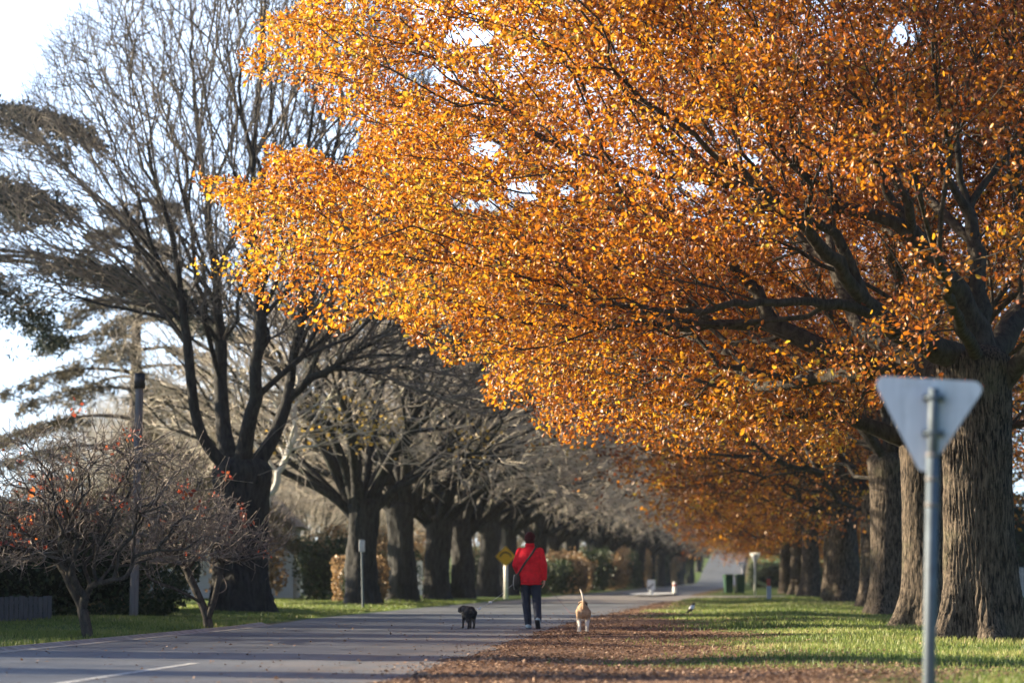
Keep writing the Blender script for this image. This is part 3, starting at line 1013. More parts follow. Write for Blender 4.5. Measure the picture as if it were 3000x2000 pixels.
# generic pollard elms
elms = []
for sd, bf in ((71, .6), (72, .55), (73, .65)):
    rg = np.random.default_rng(sd)
    b = np.zeros(3)
    tr = [b, b + [0, 0, 1.6], b + [0, 0, 3.0]]
    polys = [tr]
    for k in range(9):
        a = 2 * PI * k / 9 + rg.uniform(-.3, .3); q = rg.uniform(.5, 1)
        d = np.array([math.cos(a), math.sin(a), 0])
        zt = rg.uniform(7, 13) * (1.15 - .45 * q)
        polys.append([tr[-1] - [0, 0, .35], d * q * .45 + [0, 0, 3.3], d * q * 1.3 + [0, 0, 4.6], d * q * 2.9 + [0, 0, 4.6 + (zt - 4.6) * .45], d * q * 5.2 + [0, 0, zt * .9], d * q * 6.5 + [0, 0, zt]])
    for sx_ in (-1, 1):                          # long low limbs that arch out over the road
        for yy in (-1.6, .3, 1.8):
            polys.append([np.array([sx_ * .15, 0, 2.7]), np.array([sx_ * .9, yy * .2, 3.6]), np.array([sx_ * 3.0, yy * .6, 4.9 + .3 * yy]), np.array([sx_ * 5.6, yy, 6.2 + .4 * yy]), np.array([sx_ * 8.2, yy * 1.4, 6.6 + .5 * yy])])
    u = rg.normal(size=(9000, 3)); u /= np.linalg.norm(u, axis=1)[:, None]
    A = u * (rg.uniform(0, 1, 9000) ** .42)[:, None] * np.array([8.3, 7.2, 6.2]) + [0, 0, 8.0]
    rad = np.hypot(A[:, 0], A[:, 1])
    A = A[(A[:, 2] > 3.0 + 0.9 * np.abs(rad - 6.0) * (rad < 6)) & (A[:, 2] > 2.7)][:4600]
    e, _, _ = bare_tree('elm_tree', sd, b, polys, A, 0.42, dict(h=3.2, rb_=0.47, rt=0.38, flare=0.26, nseg=48, nring=40, nb=5, ridge=0.03, kr=16, top_flare=.16, lump=.035, lean=(.12, .05)), 0.0065, 'x', group=EG, bf=bf, per=3, tl=(.4, 1.0), spread=.5, split=.022)
    elms.append(e)
lefts = [(-12.8, 75.5, 0, 1, 'second bare elm of the left row, just right of the clipped tan hedge'),
         (-12.8, 84.5, 1, 1, 'third bare elm of the left row, behind the thin leaning sign pole'),
         (-12.8, 93.0, 2, 1, 'fourth bare elm of the left row, straight dark trunk'),
         (-12.8, 101.5, 0, 1, 'fifth bare elm of the left row, trunk above the black dog'),
         (-12.8, 110.5, 1, 1, 'sixth bare elm of the left row, between the black dog and the yellow sign'),
         (-12.8, 119.5, 2, 1, 'seventh bare elm of the left row, behind the yellow diamond sign')]
for k in range(24):
    lefts.append((-12.6 - 0.3 * (k % 3) + min(2.0, .3 * k), 131 + 11 * k + .12 * k * k, k % 3, 1.0, None))
used = set()
for i, (x, y, k, s, lab) in enumerate(lefts):
    o = elms[k] if k not in used else copy_tree(elms[k])
    used.add(k)
    o.location = (x, y, float(hz(y))); o.rotation_euler = (0, 0, PI * (i % 2) + .5 * math.sin(i * 2.17)); o.scale = (s, s, s * (1 + 0.06 * math.sin(i * 1.7)))
    tag(o, lab or 'distant bare elm merging into the grey tunnel of branches past the crossing street', 'tree', EG)
# a few yellow leaves still hanging on the third and fourth elms
rg = np.random.default_rng(5)
n = 380
cx = rg.normal(0, 1, (14, 3)) * [2.8, 2.5, 0.6] + [2.3, -2, 5.6]
pp = cx[rg.integers(0, 14, n)] + rg.normal(0, .35, (n, 3))
V, Fc, rn = leaves(pp, rg.normal(size=(n, 3)), rg.uniform(.09, .17, n), rg.uniform(0, 1, n), rg, True, width=1.4)
host = [o for o in COL.objects if o.get('label', '').startswith('second bare elm')][0]
yl = link('yellow_leaves', np_mesh('yellow_leaves', V, Fc, False, {'rnd': rn}), M['yellow_leaf'], host)
yl.matrix_parent_inverse = Matrix.Rotation(-host.rotation_euler.z, 4, 'Z')

# bare garden trees behind the avenue, left; nearest row unseen, added for lacy road shade
for i, (x, y, s) in enumerate([(-23, 98, .52), (-21, 110, .5), (-25, 122, .6), (-21, 135, .55), (-24, 150, .6), (-20, 168, .6), (-45, 190, 1.35), (-55, 205, 1.4), (-38, 215, 1.3), (-48, 235, 1.45), (-62, 245, 1.5),
                               (-34, 250, 1.3), (-42, 275, 1.4), (-30, 285, 1.25), (-25, 310, 1.3), (-70, 260, 1.5), (-30, 345, 1.4),
                               (-27.5, 51, .62), (-28, 42.5, .6), (-27, 34, .58), (-27.5, 27, .55)]):
    o = copy_tree(elms[i % 3]); o.location = (x, y, float(hz(y))); o.rotation_euler = (0, 0, i * 1.3 + .5); o.scale = (s, s, s * .95)
    tag(o, 'bare garden tree in the tangle of branches behind the left row of elms, some unseen and added for shade', 'tree', 'bare garden trees behind the avenue')

# ------------------------------------------------------------------ crabapples by the left kerb
def crabapple(seed, base, polys, C, Rr, nA, label, nleaf):
    rg = np.random.default_rng(seed)
    u = rg.normal(size=(nA * 2, 3)); u /= np.linalg.norm(u, axis=1)[:, None]
    A = u * (rg.uniform(0, 1, nA * 2) ** .45)[:, None] * np.array(Rr) + C
    cn = pnoise(rg, 10, 1.6)
    A = A[(A[:, 2] > C[2] - Rr[2] * .62) & (cn(A) > -.25)][:nA]
    root, P, PR = bare_tree('crabapple_tree', seed, base, polys, A, 0.085, dict(h=0.0, rb_=0), 0.0045, label, group='crabapples by the left kerb', bark_=M['apple_limb'], twig=M['apple_bark'], bf=.35, per=3,
                            tl=(.10, .50), spread=.85, avoid=.75, split=.014, maxlen=.16, jit=.22, up=.3)
    cnt = np.bincount(PR[PR >= 0], minlength=len(P)); tips = np.where(cnt == 0)[0]
    # leaves cling in a few bunches
    seeds_ = P[rg.choice(tips, max(6, nleaf // 9))]
    src = seeds_[rg.integers(0, len(seeds_), nleaf)] + rg.normal(0, .07, (nleaf, 3))
    V, Fc, rn = leaves(src, rg.normal(size=(nleaf, 3)) - [0, 0, .6], rg.uniform(.05, .10, nleaf), rg.uniform(0, 1, nleaf), rg, True, width=1.3)
    link('leaves', np_mesh('leaves', V - np.asarray(base), Fc, False, {'rnd': rn}), M['red_leaf'], root)


bA = ground(258, 1869)
YA = bA[1]


def pa(x, y, d=0): return at(x, y, YA + d)


crabapple(81, bA, [[bA, pa(248, 1810), pa(236, 1770), pa(215, 1730), pa(190, 1685, .1), pa(165, 1620, .2), pa(130, 1540, .2), pa(80, 1460, .1)],
                   [pa(240, 1785), pa(252, 1740, -.1), pa(268, 1716, -.2), pa(320, 1700, -.3), pa(362, 1698, -.3), pa(384, 1672, -.3), pa(392, 1600, -.3)],
                   [pa(252, 1745, -.1), pa(222, 1722, -.3), pa(205, 1660, -.5), pa(240, 1560, -.6)],
                   [pa(190, 1685, .1), pa(235, 1600, .5), pa(300, 1500, .7), pa(360, 1400, .6)],
                   [pa(165, 1620, .2), pa(60, 1600, -.2), pa(-40, 1560, -.5)]],
          pa(215, 1500), (2.7, 2.4, 1.3), 2500, 'larger crabapple by the left kerb, tangled bare twigs with some red leaves', 330)
bB = ground(612, 1843)
YB = bB[1]


def pb(x, y, d=0): return at(x, y, YB + d)


crabapple(82, bB, [[bB, pb(605, 1800), pb(592, 1770, .05), pb(575, 1730, .1), pb(555, 1690, .2), pb(530, 1640, .2), pb(500, 1560, .1)],
                   [pb(608, 1815), pb(628, 1760, -.1), pb(640, 1700, -.1), pb(652, 1640, -.1), pb(660, 1560, 0)],
                   [pb(590, 1765), pb(540, 1735, -.2), pb(490, 1715, -.3), pb(440, 1700, -.4), pb(428, 1672, -.4)],
                   [pb(632, 1740), pb(668, 1728, .1), pb(660, 1700, .3)]],
          pb(590, 1560), (1.6, 1.3, .9), 1050, 'smaller forked crabapple by the left kerb in front of the big elm trunk', 110)

# ------------------------------------------------------------------ cedars far left
def cedar(seed, base, h, rmax, z0, nbr, label, leaf, ntuft=150, only=None):
    rg = np.random.default_rng(seed)
    root = empty('cedar_tree', base, label, 'tree', 'cedars behind the left verge')
    link('trunk', trunk_mesh(h, 0.42, 0.05, .2, rg, 24, 30, ridge=.02, kr=10), M['cedar_bark'], root)
    VV, QQ, nv = [], [], 0
    pos, ax = [], []
    lev = np.linspace(z0, h * .97, max(3, nbr // 4))
    for b in range(nbr):
        z = lev[b % len(lev)] + rg.normal(0, .18)
        a = b * 2.4 + rg.uniform(-.4, .4)
        L = rmax * (1 - max(0.0, (z - z0) / (h - z0)) ** 1.4 * .8) * rg.uniform(.7, 1.05)
        d = np.array([math.cos(a), math.sin(a), 0]); pr = np.array([-d[1], d[0], 0])
        t = np.linspace(0, 1, 9)
        line = d * (L * t)[:, None] + np.stack([0 * t, 0 * t, z + L * (.18 * t - .36 * t ** 2.0)], 1) + pr * (rg.normal(0, .06) * L * t ** 2)[:, None]
        mb = MB(); mb.tube(line, [max(.012, .085 * (1 - q)) for q in t], 6)
        v = np.array(mb.v); q = np.array([f for f in mb.f if len(f) == 4]) + nv
        VV.append(v); QQ.append(q); nv += len(v)
        n = int(ntuft * L / rmax)
        s = rg.uniform(.22, 1, n) ** .7
        k = s * 8; k0 = np.clip(k.astype(int), 0, 7)
        c = line[k0] + (line[k0 + 1] - line[k0]) * (k - k0)[:, None]
        w = rg.normal(0, 1, n) * (0.10 + .20 * L * s * (1.15 - s))
        c = c + pr * w[:, None]; c[:, 2] += rg.normal(.0, .10, n) - .16 * np.abs(w) - rg.exponential(.10, n)
        pos.append(np.repeat(c, 9, 0) + rg.normal(0, .10, (n * 9, 3)) * [1, 1, .5])
        ax.append(rg.normal(0, .8, (n * 9, 3)) + d * .6 + [0, 0, -.25])
    link('branches', np_mesh('branches', np.concatenate(VV), [np.concatenate(QQ)], True), M['cedar_bark'], root)
    pos = np.concatenate(pos); ax = np.concatenate(ax)
    V, Fc, rn = leaves(pos, ax, rg.uniform(.14, .30, len(pos)), np.clip(rg.normal(.5, .25, len(pos)), 0, 1), rg, True, width=.42)
    link('needles', np_mesh('needles', V, Fc, False, {'rnd': rn}), leaf, root)
    return root


cedar(91, (-23.2, 66, 0), 16.5, 8.5, 9.8, 34, 'dark cedar at the left edge with flat layered branches reaching over the verge', M['cedar_leaf'], 190)
cedar(92, (-24.5, 92, 0), 16.0, 7.6, 3.0, 56, 'tall brownish cedar behind the largest bare elm', M['tan_needle'], 170)
cedar(93, (-30.5, 78, 0), 7.0, 6.5, 2.2, 36, 'low spreading green cedar behind the utility pole', M['cedar_leaf'], 170)

# ------------------------------------------------------------------ hedges, shrubs
def leafy(name, boxes, n, size, m, label, cat, seed, group=None, core=True, rnd_mu=.5, order=6):
    rg = np.random.default_rng(seed)
    lo = np.min([np.array(b[0]) for b in boxes], 0); base = np.array([(boxes[0][0][0] + boxes[0][1][0]) / 2, (boxes[0][0][1] + boxes[0][1][1]) / 2, 0])
    root = empty(name, base, label, cat, group)
    P = []
    vol = [np.prod(np.abs(np.array(b[1]) - np.array(b[0]))) ** .67 for b in boxes]
    mbc = MB()
    for b, vv in zip(boxes, vol):
        a, c = np.array(b[0], float), np.array(b[1], float)
        k = int(n * vv / sum(vol))
        u = rg.uniform(-1, 1, (k, 3))
        axis = rg.integers(0, 3, k)
        sg = np.sign(rg.normal(size=k)); u[np.arange(k), axis] = sg * (1 - np.abs(rg.normal(0, .07, k)))
        rnds = np.linalg.norm(u, ord=order, axis=1)
        u = u / np.maximum(rnds, 1)[:, None]
        if order < 4: u *= (1 + .16 * np.sin(u @ rg.normal(0, 3, 3) + 1) + .14 * np.sin(u @ rg.normal(0, 5, 3)))[:, None] * rg.uniform(.72, 1.06, k)[:, None]
        u *= 1 + 0.05 * np.sin(u @ rg.normal(0, 4, 3))[:, None] + 0.05 * np.sin(u @ rg.normal(0, 7, 3))[:, None]
        P.append((a + c) / 2 + u * (c - a) / 2)
        if core: mbc.ell((a + c) / 2 - base, (c - a) / 2 * (.91 if order > 4 else .68), 20, 12)
    P = np.concatenate(P); P[:, 2] = np.maximum(P[:, 2], .03)
    V, Fc, rn = leaves(P - base, rg.normal(size=P.shape), rg.uniform(.6, 1.4, len(P)) * size, np.clip(rg.normal(rnd_mu, .25, len(P)), 0, 1), rg, True, width=1.2)
    if core:
        for i, v in enumerate(mbc.v): mbc.v[i] = (v[0], v[1], max(v[2], 0.0))
        mbc.build('inner_branches', M['hedge_core'], root, True)
    link('foliage', np_mesh('foliage', V, Fc, False, {'rnd': rn}), m, root)
    return root


leafy('hedge', [((-21.5, 52.0, 0), (-13.1, 54.5, 2.5))], 26000, .10, M['dark_leaf'], 'tall black-green hedge behind the crabapples and low grey fence', 'hedge', 101)
leafy('clipped_hedge', [((-14.4, 79, 0), (-12.9, 82, 1.55))], 6000, .09, M['tan_leaf'], 'clipped tan hedge with a flat sunlit top', 'hedge', 102)
leafy('round_bush', [((-13.5, 76.5, 0), (-12.6, 77.8, .85))], 2500, .08, M['dark_leaf'], 'small dark green bush in front of the tan hedge', 'bush', 103)
leafy('autumn_shrub', [((-18.0, 62.2, 0), (-16.2, 63.5, 1.6))], 2200, .09, M['tan_leaf'], 'rusty shrub between the two crabapples behind the hedge end', 'shrub', 104)
leafy('evergreen_hedge', [((7.5, 112, 0), (13, 114.5, 4.6)), ((6.5, 120, 0), (10, 200, 4.2))], 30000, .22, M['dark_leaf'], 'dark evergreen hedge behind the right row of oaks', 'hedge', 105)
leafy('low_hedge', [((-1.6, 214, 0), (5, 217, 2.1))], 5000, .16, M['dark_leaf'], 'low hedge far behind the green bins and far give way sign', 'hedge', 132)
for i, (y, h) in enumerate([(127, 1.7), (136, 2.2), (146, 2.0), (157, 2.8), (169, 2.4), (182, 3.2), (196, 3.0), (212, 3.6), (230, 3.6), (250, 4.2), (272, 4.4), (298, 5.0), (325, 5.2)]):
    x = -11.4 + .35 * math.sin(i * 2.1)
    leafy('roadside_shrub', [((x - 1.4, y - 4.5, 0), (x + 1.1, y + 4.5, h))], 4200, .17, M['tan_leaf'] if i % 3 else M['dark_leaf'],
          'winter shrub in the soft brown thicket along the far left roadside', 'shrub', 150 + i, 'far roadside shrubs', order=2.3)
for i, (x, y, w, h) in enumerate([(-20, 92, 3.0, 2.6), (-16.6, 91, 2.6, 2.4), (-17.2, 99, 3.6, 3.0), (-17.5, 112, 2.6, 2.0), (-19, 124, 4, 3.2), (-16.5, 137, 3, 2.4), (-17.5, 150, 4, 3.2), (-15.8, 165, 3.4, 3), (-15.6, 182, 4, 3.4), (-15, 205, 4, 3.6), (-14.5, 230, 4.5, 4)]):
    leafy('garden_shrub', [((x - w / 2, y - w / 2, 0), (x + w / 2, y + w / 2, h))], 3800, .13, M['tan_leaf'] if i % 2 == 0 else M['dark_leaf'],
          ('tan winter shrub' if i % 2 == 0 else 'dark green shrub') + ' glimpsed between trunks of the left elm row', 'shrub', 110 + i, 'garden shrubs behind the left elms', order=2.6)

# unseen conifers added beyond the left edge to band the road with shade
def conifer(seed, loc, h, rad):
    rg = np.random.default_rng(seed)
    root = empty('shade_conifer', loc, 'dark unseen conifer left of the crabapples, added to throw shade across the road', 'tree', 'unseen shading conifers beyond the left verge')
    link('trunk', trunk_mesh(h * .95, .22, .03, .12, rg, 16, 20, ridge=0), M['cedar_bark'], root)
    n = int(2600 * h / 7)
    z = rg.uniform(.05, 1, n) ** 1.0
    a = rg.uniform(0, 2 * PI, n)
    r = rad * (1 - z ** 1.8) ** .8 * (1 + .22 * np.sin(5 * a + 9 * z) + .15 * np.sin(23 * z)) * rg.uniform(.55, 1.05, n)
    p = np.stack([r * np.cos(a), r * np.sin(a), z * h], 1)
    V, Fc, rn = leaves(p, np.stack([np.cos(a), np.sin(a), -.2 + 0 * a], 1) + rg.normal(0, .5, (n, 3)), rg.uniform(.25, .5, n), rg.uniform(0, 1, n), rg, True, width=.9)
    link('foliage', np_mesh('foliage', V, Fc, False, {'rnd': rn}), M['dark_leaf'], root)


leafy('evergreen_hedge', [((-20.8, 28, 0), (-19.2, 51, 3.6)), ((-20.5, 55, 0), (-18.5, 68, 2.7))], 16000, .13, M['dark_leaf'], 'long dark hedge left of the verge, mostly unseen, added to shade it', 'hedge', 131)  # mostly out of view; added to shade the left verge
for i, (x, y, h, rd) in enumerate([(-24, 60.5, 9.5, 3.0), (-22, 53.5, 9.4, 2.4), (-21.5, 47.0, 8.6, 1.7), (-23, 41.2, 8.2, 1.3), (-21, 36.6, 4.0, 1.2), (-23, 31.5, 8.8, 1.1), (-24, 27.0, 7.6, .7)]):
    conifer(300 + i, (x, y, 0), h, rd)

# ------------------------------------------------------------------ fences, poles, house
def paling_fence(base, direction, length, h, pw, gap, m, label, post_m, posts, seed):
    rg = np.random.default_rng(seed)
    d = Vector((direction[0], direction[1], 0)).normalized()
    ang = math.atan2(d.y, d.x)
    root = empty('paling_fence', base, label, 'fence', rz=ang)
    mb = MB(); x = 0
    while x < length:
        hh_ = h * rg.uniform(.95, 1.03)
        mb.box((x + pw / 2, 0, hh_ / 2 + .02), (pw, .018, hh_)); x += pw + gap
    mb.build('palings', m, root)
    r_ = MB()
    for z in (.25 * h, .8 * h): r_.box((length / 2, .035, z), (length, .04, .07))
    r_.build('rails', m, root)
    for px_ in posts:
        pm = MB(); pm.box((px_, .09, h * .53), (.10, .06, h * 1.06)); pm.build('post', post_m, root)
    return root


fa = ground(-60, 1824); fb = ground(152, 1821)
paling_fence((fa[0], fa[1], 0), (fb[0] - fa[0], fb[1] - fa[1]), math.hypot(fb[0] - fa[0], fb[1] - fa[1]), .50, .09, .02, M['fence_wood'], 'low weathered grey picket fence at the lower left', M['fence_wood'], (.3, 1.0, 1.62), 1)
paling_fence((9.0, 104, 0), (1, .05), 6.0, 1.3, .13, .025, M['pale_fence'], 'pale paling fence with dark posts right of the nearest oak', M['black'], (.4, 2.0, 3.6, 5.2), 2)
paling_fence((-24, 122, 0), (1, -.3), 7.0, 1.7, .14, .015, M['pale_fence'], 'pale fence far behind the left elm trunks', M['pole_wood'], (.4, 3, 6), 3)


def pole(name, px, py0, py1, r0_, r1_, m, label, cat, extra=None, lean=0.0):
    b = ground(px, py0)
    top = at(px, py1, b[1]); h = top[2]
    root = empty(name, (b[0], b[1], 0), label, cat)
    mb = MB(); n = 12
    mb.tube([(lean * k / n, 0, -.1 + (h + .1) * k / n) for k in range(n + 1)], [r0_ + (r1_ - r0_) * k / n for k in range(n + 1)], 14)
    mb.build('post', m, root, True)
    return root, b, h


pr_, b_, h_ = pole('utility_pole', 391, 1814, 1100, .095, .085, M['pole_wood'], 'weathered grey utility pole behind the larger crabapple', 'utility pole', lean=.06)
mb = MB(); mb.tube([(.06, 0, h_ - .28), (.06, 0, h_ + .05)], [.12, .11], 14); mb.build('cap', M['black'], pr_, True)
# slender pale tree beside the big elm
bt = ground(781, 1779)
rgp = np.random.default_rng(7)


def pt(x, y, d=0): return at(x, y, bt[1] + d)


Ap = np.array([pt(rgp.normal(880, 130), rgp.uniform(900, 1330), rgp.normal(0, 1)) for _ in range(260)])
bare_tree('slender_tree', 8, bt, [[bt, pt(779, 1700), pt(776, 1600), pt(774, 1500), pt(790, 1460), pt(812, 1420), pt(840, 1340), pt(868, 1260), pt(860, 1180), pt(870, 1100)]], Ap, 0.10, dict(h=0, rb_=0), .012,
          'slender pale-barked tree just right of the big elm trunk', 'tree', None, M['pale_bark'], M['elm_twig'], .5, 2, (.2, .5), .4, 3.2, .03)
# thin leaning street-name pole
pr_, b_, h_ = pole('street_sign', 1064, 1781, 1580, .035, .03, M['galv'], 'thin street sign pole seen edge-on before the third elm', 'sign', lean=-.06)
mb = MB(); mb.box((-.05, 0, h_ - .18), (.05, .75, .34)); mb.build('name_plate', M['white'], pr_, bevel=.01)
# white posts among the trunks
for i, (px, y0, y1, lab) in enumerate([(1177, 1752, 1600, 'tall pale post standing between the third and fourth elm trunks'), (1272, 1748, 1620, 'white post between the fourth and fifth elm trunks'), (1004, 1750, 1640, 'pale post just right of the second elm trunk')]):
    pole('garden_post', px, y0, y1, .10, .09, M['white'], lab, 'post')
# house glimpsed left
root = empty('house', (-24.2, 100, 0), 'pale blue-grey house glimpsed beside the big elm trunk and tan hedge', 'house', rz=.15)
mb = MB(); mb.box((0, 0, 1.5), (9, 7, 3.0)); wl = mb.build('wall', M['wall'], root)
mb = MB(); mb.add([(-4.9, -3.9, 2.95), (4.9, -3.9, 2.95), (4.9, 3.9, 2.95), (-4.9, 3.9, 2.95), (-3, 0, 4.9), (3, 0, 4.9)], [(0, 1, 5, 4), (1, 2, 5), (2, 3, 4, 5), (3, 0, 4), (3, 2, 1, 0)]); mb.build('roof', M['roof'], root)
for x in (-2.6, .2, 2.8):
    mb = MB(); mb.box((x, -3.53, 1.6), (1.3, .08, 1.3)); w = mb.build('window', M['white'], root)
    mb = MB(); mb.box((x, -3.58, 1.6), (1.1, .03, 1.1)); mb.build('pane', M['glass'], w)

# ------------------------------------------------------------------ road signs
def tri_plate(edge, th, rad=.06):
    h = edge * math.sqrt(3) / 2
    c = [Vector((-edge / 2, h / 3)), Vector((edge / 2, h / 3)), Vector((0, -2 * h / 3))]
    pts = []
    for i in range(3):
        a, b, d = c[i - 1], c[i], c[(i + 1) % 3]
        u, w = (a - b).normalized(), (d - b).normalized()
        cen = b + (u + w).normalized() * rad / math.sin(R(30))
        s, e = b + u * rad / math.tan(R(30)), b + w * rad / math.tan(R(30))
        a0 = math.atan2((s - cen).y, (s - cen).x); a1 = math.atan2((e - cen).y, (e - cen).x)
        da = (a1 - a0 + PI) % (2 * PI) - PI
        pts += [cen + Vector((math.cos(a0 + da * k / 6), math.sin(a0 + da * k / 6))) * rad for k in range(7)]
    n = len(pts)
    v = [(p.x, -th / 2, p.y) for p in pts] + [(p.x, th / 2, p.y) for p in pts]
    return v, [tuple(range(n)), tuple(range(2 * n - 1, n - 1, -1))] + [(i, i + n, (i + 1) % n + n, (i + 1) % n) for i in range(n)]


def give_way(loc, zc, edge, label, tilt=0.0, rz=0.0, roll=0.0, near=False):
    root = empty('give_way_sign', (loc[0], loc[1], 0), label, 'sign', 'give way signs', rz)
    root.rotation_euler = (0, roll, rz)
    top = zc + edge * .2
    mb = MB()
    if near:
        js = zc - edge * .36
        mb.tube([(0, 0, -.2), (0, 0, js)], .034, 20); post = mb.build('post', M['galv'], root, True)
        mb = MB(); mb.tube([(0, 0, js), (0, 0, top)], .0285, 18); mb.build('upper_post', M['galv'], root, True)
        for z in (js - .005, js - .14, js - .285):
            mb = MB(); mb.tube([(0, 0, z - .012), (0, 0, z + .012)], .0372, 20); mb.build('band', M['pole_wood'], post, True)
    else:
        mb.tube([(0, 0, -.2), (0, 0, top)], .05, 12); mb.build('post', M['white'], root, True)
    v, f = tri_plate(edge, .006, .07 * edge)
    v = [(x, y + .05, z + zc) for x, y, z in v]
    v = [((x - ox_) * math.cos(pt_) - (z - zc) * math.sin(pt_) * -1 + ox_ + dx_, y, (z - zc) * math.cos(pt_) - (x - ox_) * math.sin(pt_) + zc) for ox_, pt_, dx_ in [(0, R(2.2) if near else 0, -.034 if near else 0)] for x, y, z in v]
    mb = MB(); mb.add(v, f); mb.build('plate', M['alu'] if near else M['white'], root)
    dx_ = -.034 if near else 0
    v2, f2 = tri_plate(edge * .97, .002, .07 * edge)
    mb = MB(); mb.add([(x + dx_, y + .056, z + zc) for x, y, z in v2], f2); fc = mb.build('face', M['red_paint'], root)
    v2, f2 = tri_plate(edge * .72, .002, .05 * edge)
    mb = MB(); mb.add([(x + dx_, y + .0595, z + zc) for x, y, z in v2], f2); mb.build('face_centre', M['white'], fc)
    for z in (zc + edge * .12, zc - edge * .18):
        mb = MB(); mb.box((0, .02, z), (.12, .055, .035))
        mb.tube([(.045 * math.cos(a), .0 + .038 * math.sin(a), z) for a in np.linspace(PI, 2 * PI, 11)], .008, 6)
        for sx_ in (-.052, .052): mb.tube([(sx_, .0, z), (sx_, -.012, z)], .010, 6)
        mb.build('bracket', M['galv'], root)
    return root


DS = 13.7
sp0 = at(2722, 2000, DS); sp1 = at(2736, 1146, DS)
cz = at(2722, 1215, DS)
roll = math.atan((sp1[0] - sp0[0]) / (sp1[2] - sp0[2]))
bx = sp0[0] - math.tan(roll) * sp0[2]
give_way((bx, DS), cz[2] + .018, .655, 'unpainted grey back of the large near sign before the thick oak trunk', rz=-.06, roll=roll, near=True)
g2 = ground(2212, 1741); z2 = at(2211, 1630, g2[1])[2]
give_way(g2, z2, .74, 'white give way sign far off beside the green bins', rz=-.55)
g3 = np.array([at(2176, 1730, 165)[0], 165, 0]); z3 = at(2176, 1655, 165)[2]
give_way(g3, z3, .6, 'faint farthest sign behind the green bins', rz=.1)

# yellow diamond
gd = ground(1482, 1752)
root = empty('warning_sign', (gd[0], gd[1], 0), 'yellow diamond warning sign on a white post left of the walker', 'sign')
zc = at(1482, 1629, gd[1])[2]
mb = MB(); mb.tube([(0, 0, -.1), (0, 0, zc + .1)], .085, 12); mb.build('post', M['white'], root, True)
s = .31
v = [(0, -.11, zc + s * 1.41), (s * 1.41, -.11, zc), (0, -.11, zc - s * 1.41), (-s * 1.41, -.11, zc)]
mb = MB(); mb.add(v + [(a, b + .01, c) for a, b, c in v], [(3, 2, 1, 0), (4, 5, 6, 7), (0, 1, 5, 4), (1, 2, 6, 5), (2, 3, 7, 6), (3, 0, 4, 7)]); pl = mb.build('plate', M['yellow'], root)
mb = MB()
mb.tube([(s * .75 * math.cos(a), -.114, zc - .02 + s * .62 * math.sin(a)) for a in [PI * k / 12 for k in range(13)]], .028, 6); mb.build('symbol', M['black'], pl)

# keep-left sign on its island
gk = ground(1908, 1745)
sheet('traffic_island', lambda y: np.interp(y, [112, 116, 126, 130], [gk[0] - .5, gk[0] - 1.1, gk[0] - 1.1, gk[0] - .5]), lambda y: np.interp(y, [112, 116, 126, 130], [gk[0] + .5, gk[0] + .9, gk[0] + .9, gk[0] + .5]), np.linspace(112, 130, 8), 3, .10, M['white'])
root = empty('keep_left_sign', (gk[0], gk[1], .0), 'small square sign with a slanting arrow on the pale traffic island', 'sign')
zt = at(1908, 1697, gk[1])[2]; zb = at(1908, 1727, gk[1])[2]
mb = MB(); mb.tube([(0, 0, 0), (0, 0, zb + .1)], .085, 12); mb.build('post', M['white'], root, True)
mb = MB(); mb.box((0, -.09, (zt + zb) / 2), (.38, .01, zt - zb)); pl = mb.build('plate', M['alu'], root, bevel=.004)
mb = MB(); zc = (zt + zb) / 2
mb.box((.0, -.098, zc - .05), (.05, .004, .26), Matrix.Rotation(R(48), 3, 'Y'))
mb.add([(-.15, -.1, zc - .19), (-.03, -.1, zc - .2), (-.15, -.1, zc - .06)], [(0, 1, 2)]); mb.build('arrow', M['black'], pl)

# guide post and small white marker
gp = ground(2253, 1761)
root = empty('guide_post', (gp[0], gp[1], 0), 'short guide post with dark top and pale blue base on the right grass', 'post')
mb = MB(); mb.box((0, 0, .28), (.17, .08, .60)); mb.build('base_panel', M['wall'], root, bevel=.01)
mb = MB(); mb.box((0, 0, .71), (.13, .07, .26)); mb.build('reflector_band', M['red_paint'], root, bevel=.01)
mb = MB(); mb.box((0, 0, .90), (.13, .07, .12)); mb.build('cap', M['black'], root, bevel=.02)
gm = ground(1977, 1742)
root = empty('marker_post', (gm[0], gm[1], 0), 'tiny white marker post at the end of the traffic island', 'post')
mb = MB(); mb.tube([(0, 0, -.05), (0, 0, .62), (0, 0, .66)], [.11, .10, .05], 10); mb.build('post', M['white'], root, True)
mb = MB(); mb.tube([(0, 0, .45), (0, 0, .55)], .108, 10); mb.build('band', M['red_paint'], root, True)


def bin_(px, lab):
    g = ground(px, 1739)
    root = empty('wheelie_bin', (g[0], g[1], 0), lab, 'bin', 'green wheelie bins', .25)
    mb = MB(); w, d = .23, .27
    mb.add([(-w * .8, -d * .75, .06), (w * .8, -d * .75, .06), (w * .8, d * .75, .06), (-w * .8, d * .75, .06), (-w, -d, .98), (w, -d, .98), (w, d, .98), (-w, d, .98)],
           [(3, 2, 1, 0), (4, 5, 6, 7), (0, 1, 5, 4), (1, 2, 6, 5), (2, 3, 7, 6), (3, 0, 4, 7)]); mb.build('body', M['bin_green'], root, bevel=.02)
    mb = MB(); mb.box((0, .0, 1.02), (.50, .58, .07), Matrix.Rotation(R(-4), 3, 'X')); mb.build('lid', M['bin_green'], root, bevel=.02)
    mb = MB(); mb.tube([(-.25, .33, .94), (.25, .33, .94)], .02, 8); mb.build('handle', M['black'], root)
    for s_ in (-1, 1):
        mb = MB(); mb.tube([(s_ * .20, .26, .11), (s_ * .23, .26, .11)], .11, 16); mb.build('wheel', M['black'], root)


bin_(2134, 'left of two green wheelie bins by the far road edge')
bin_(2169, 'right of two green wheelie bins by the far road edge')

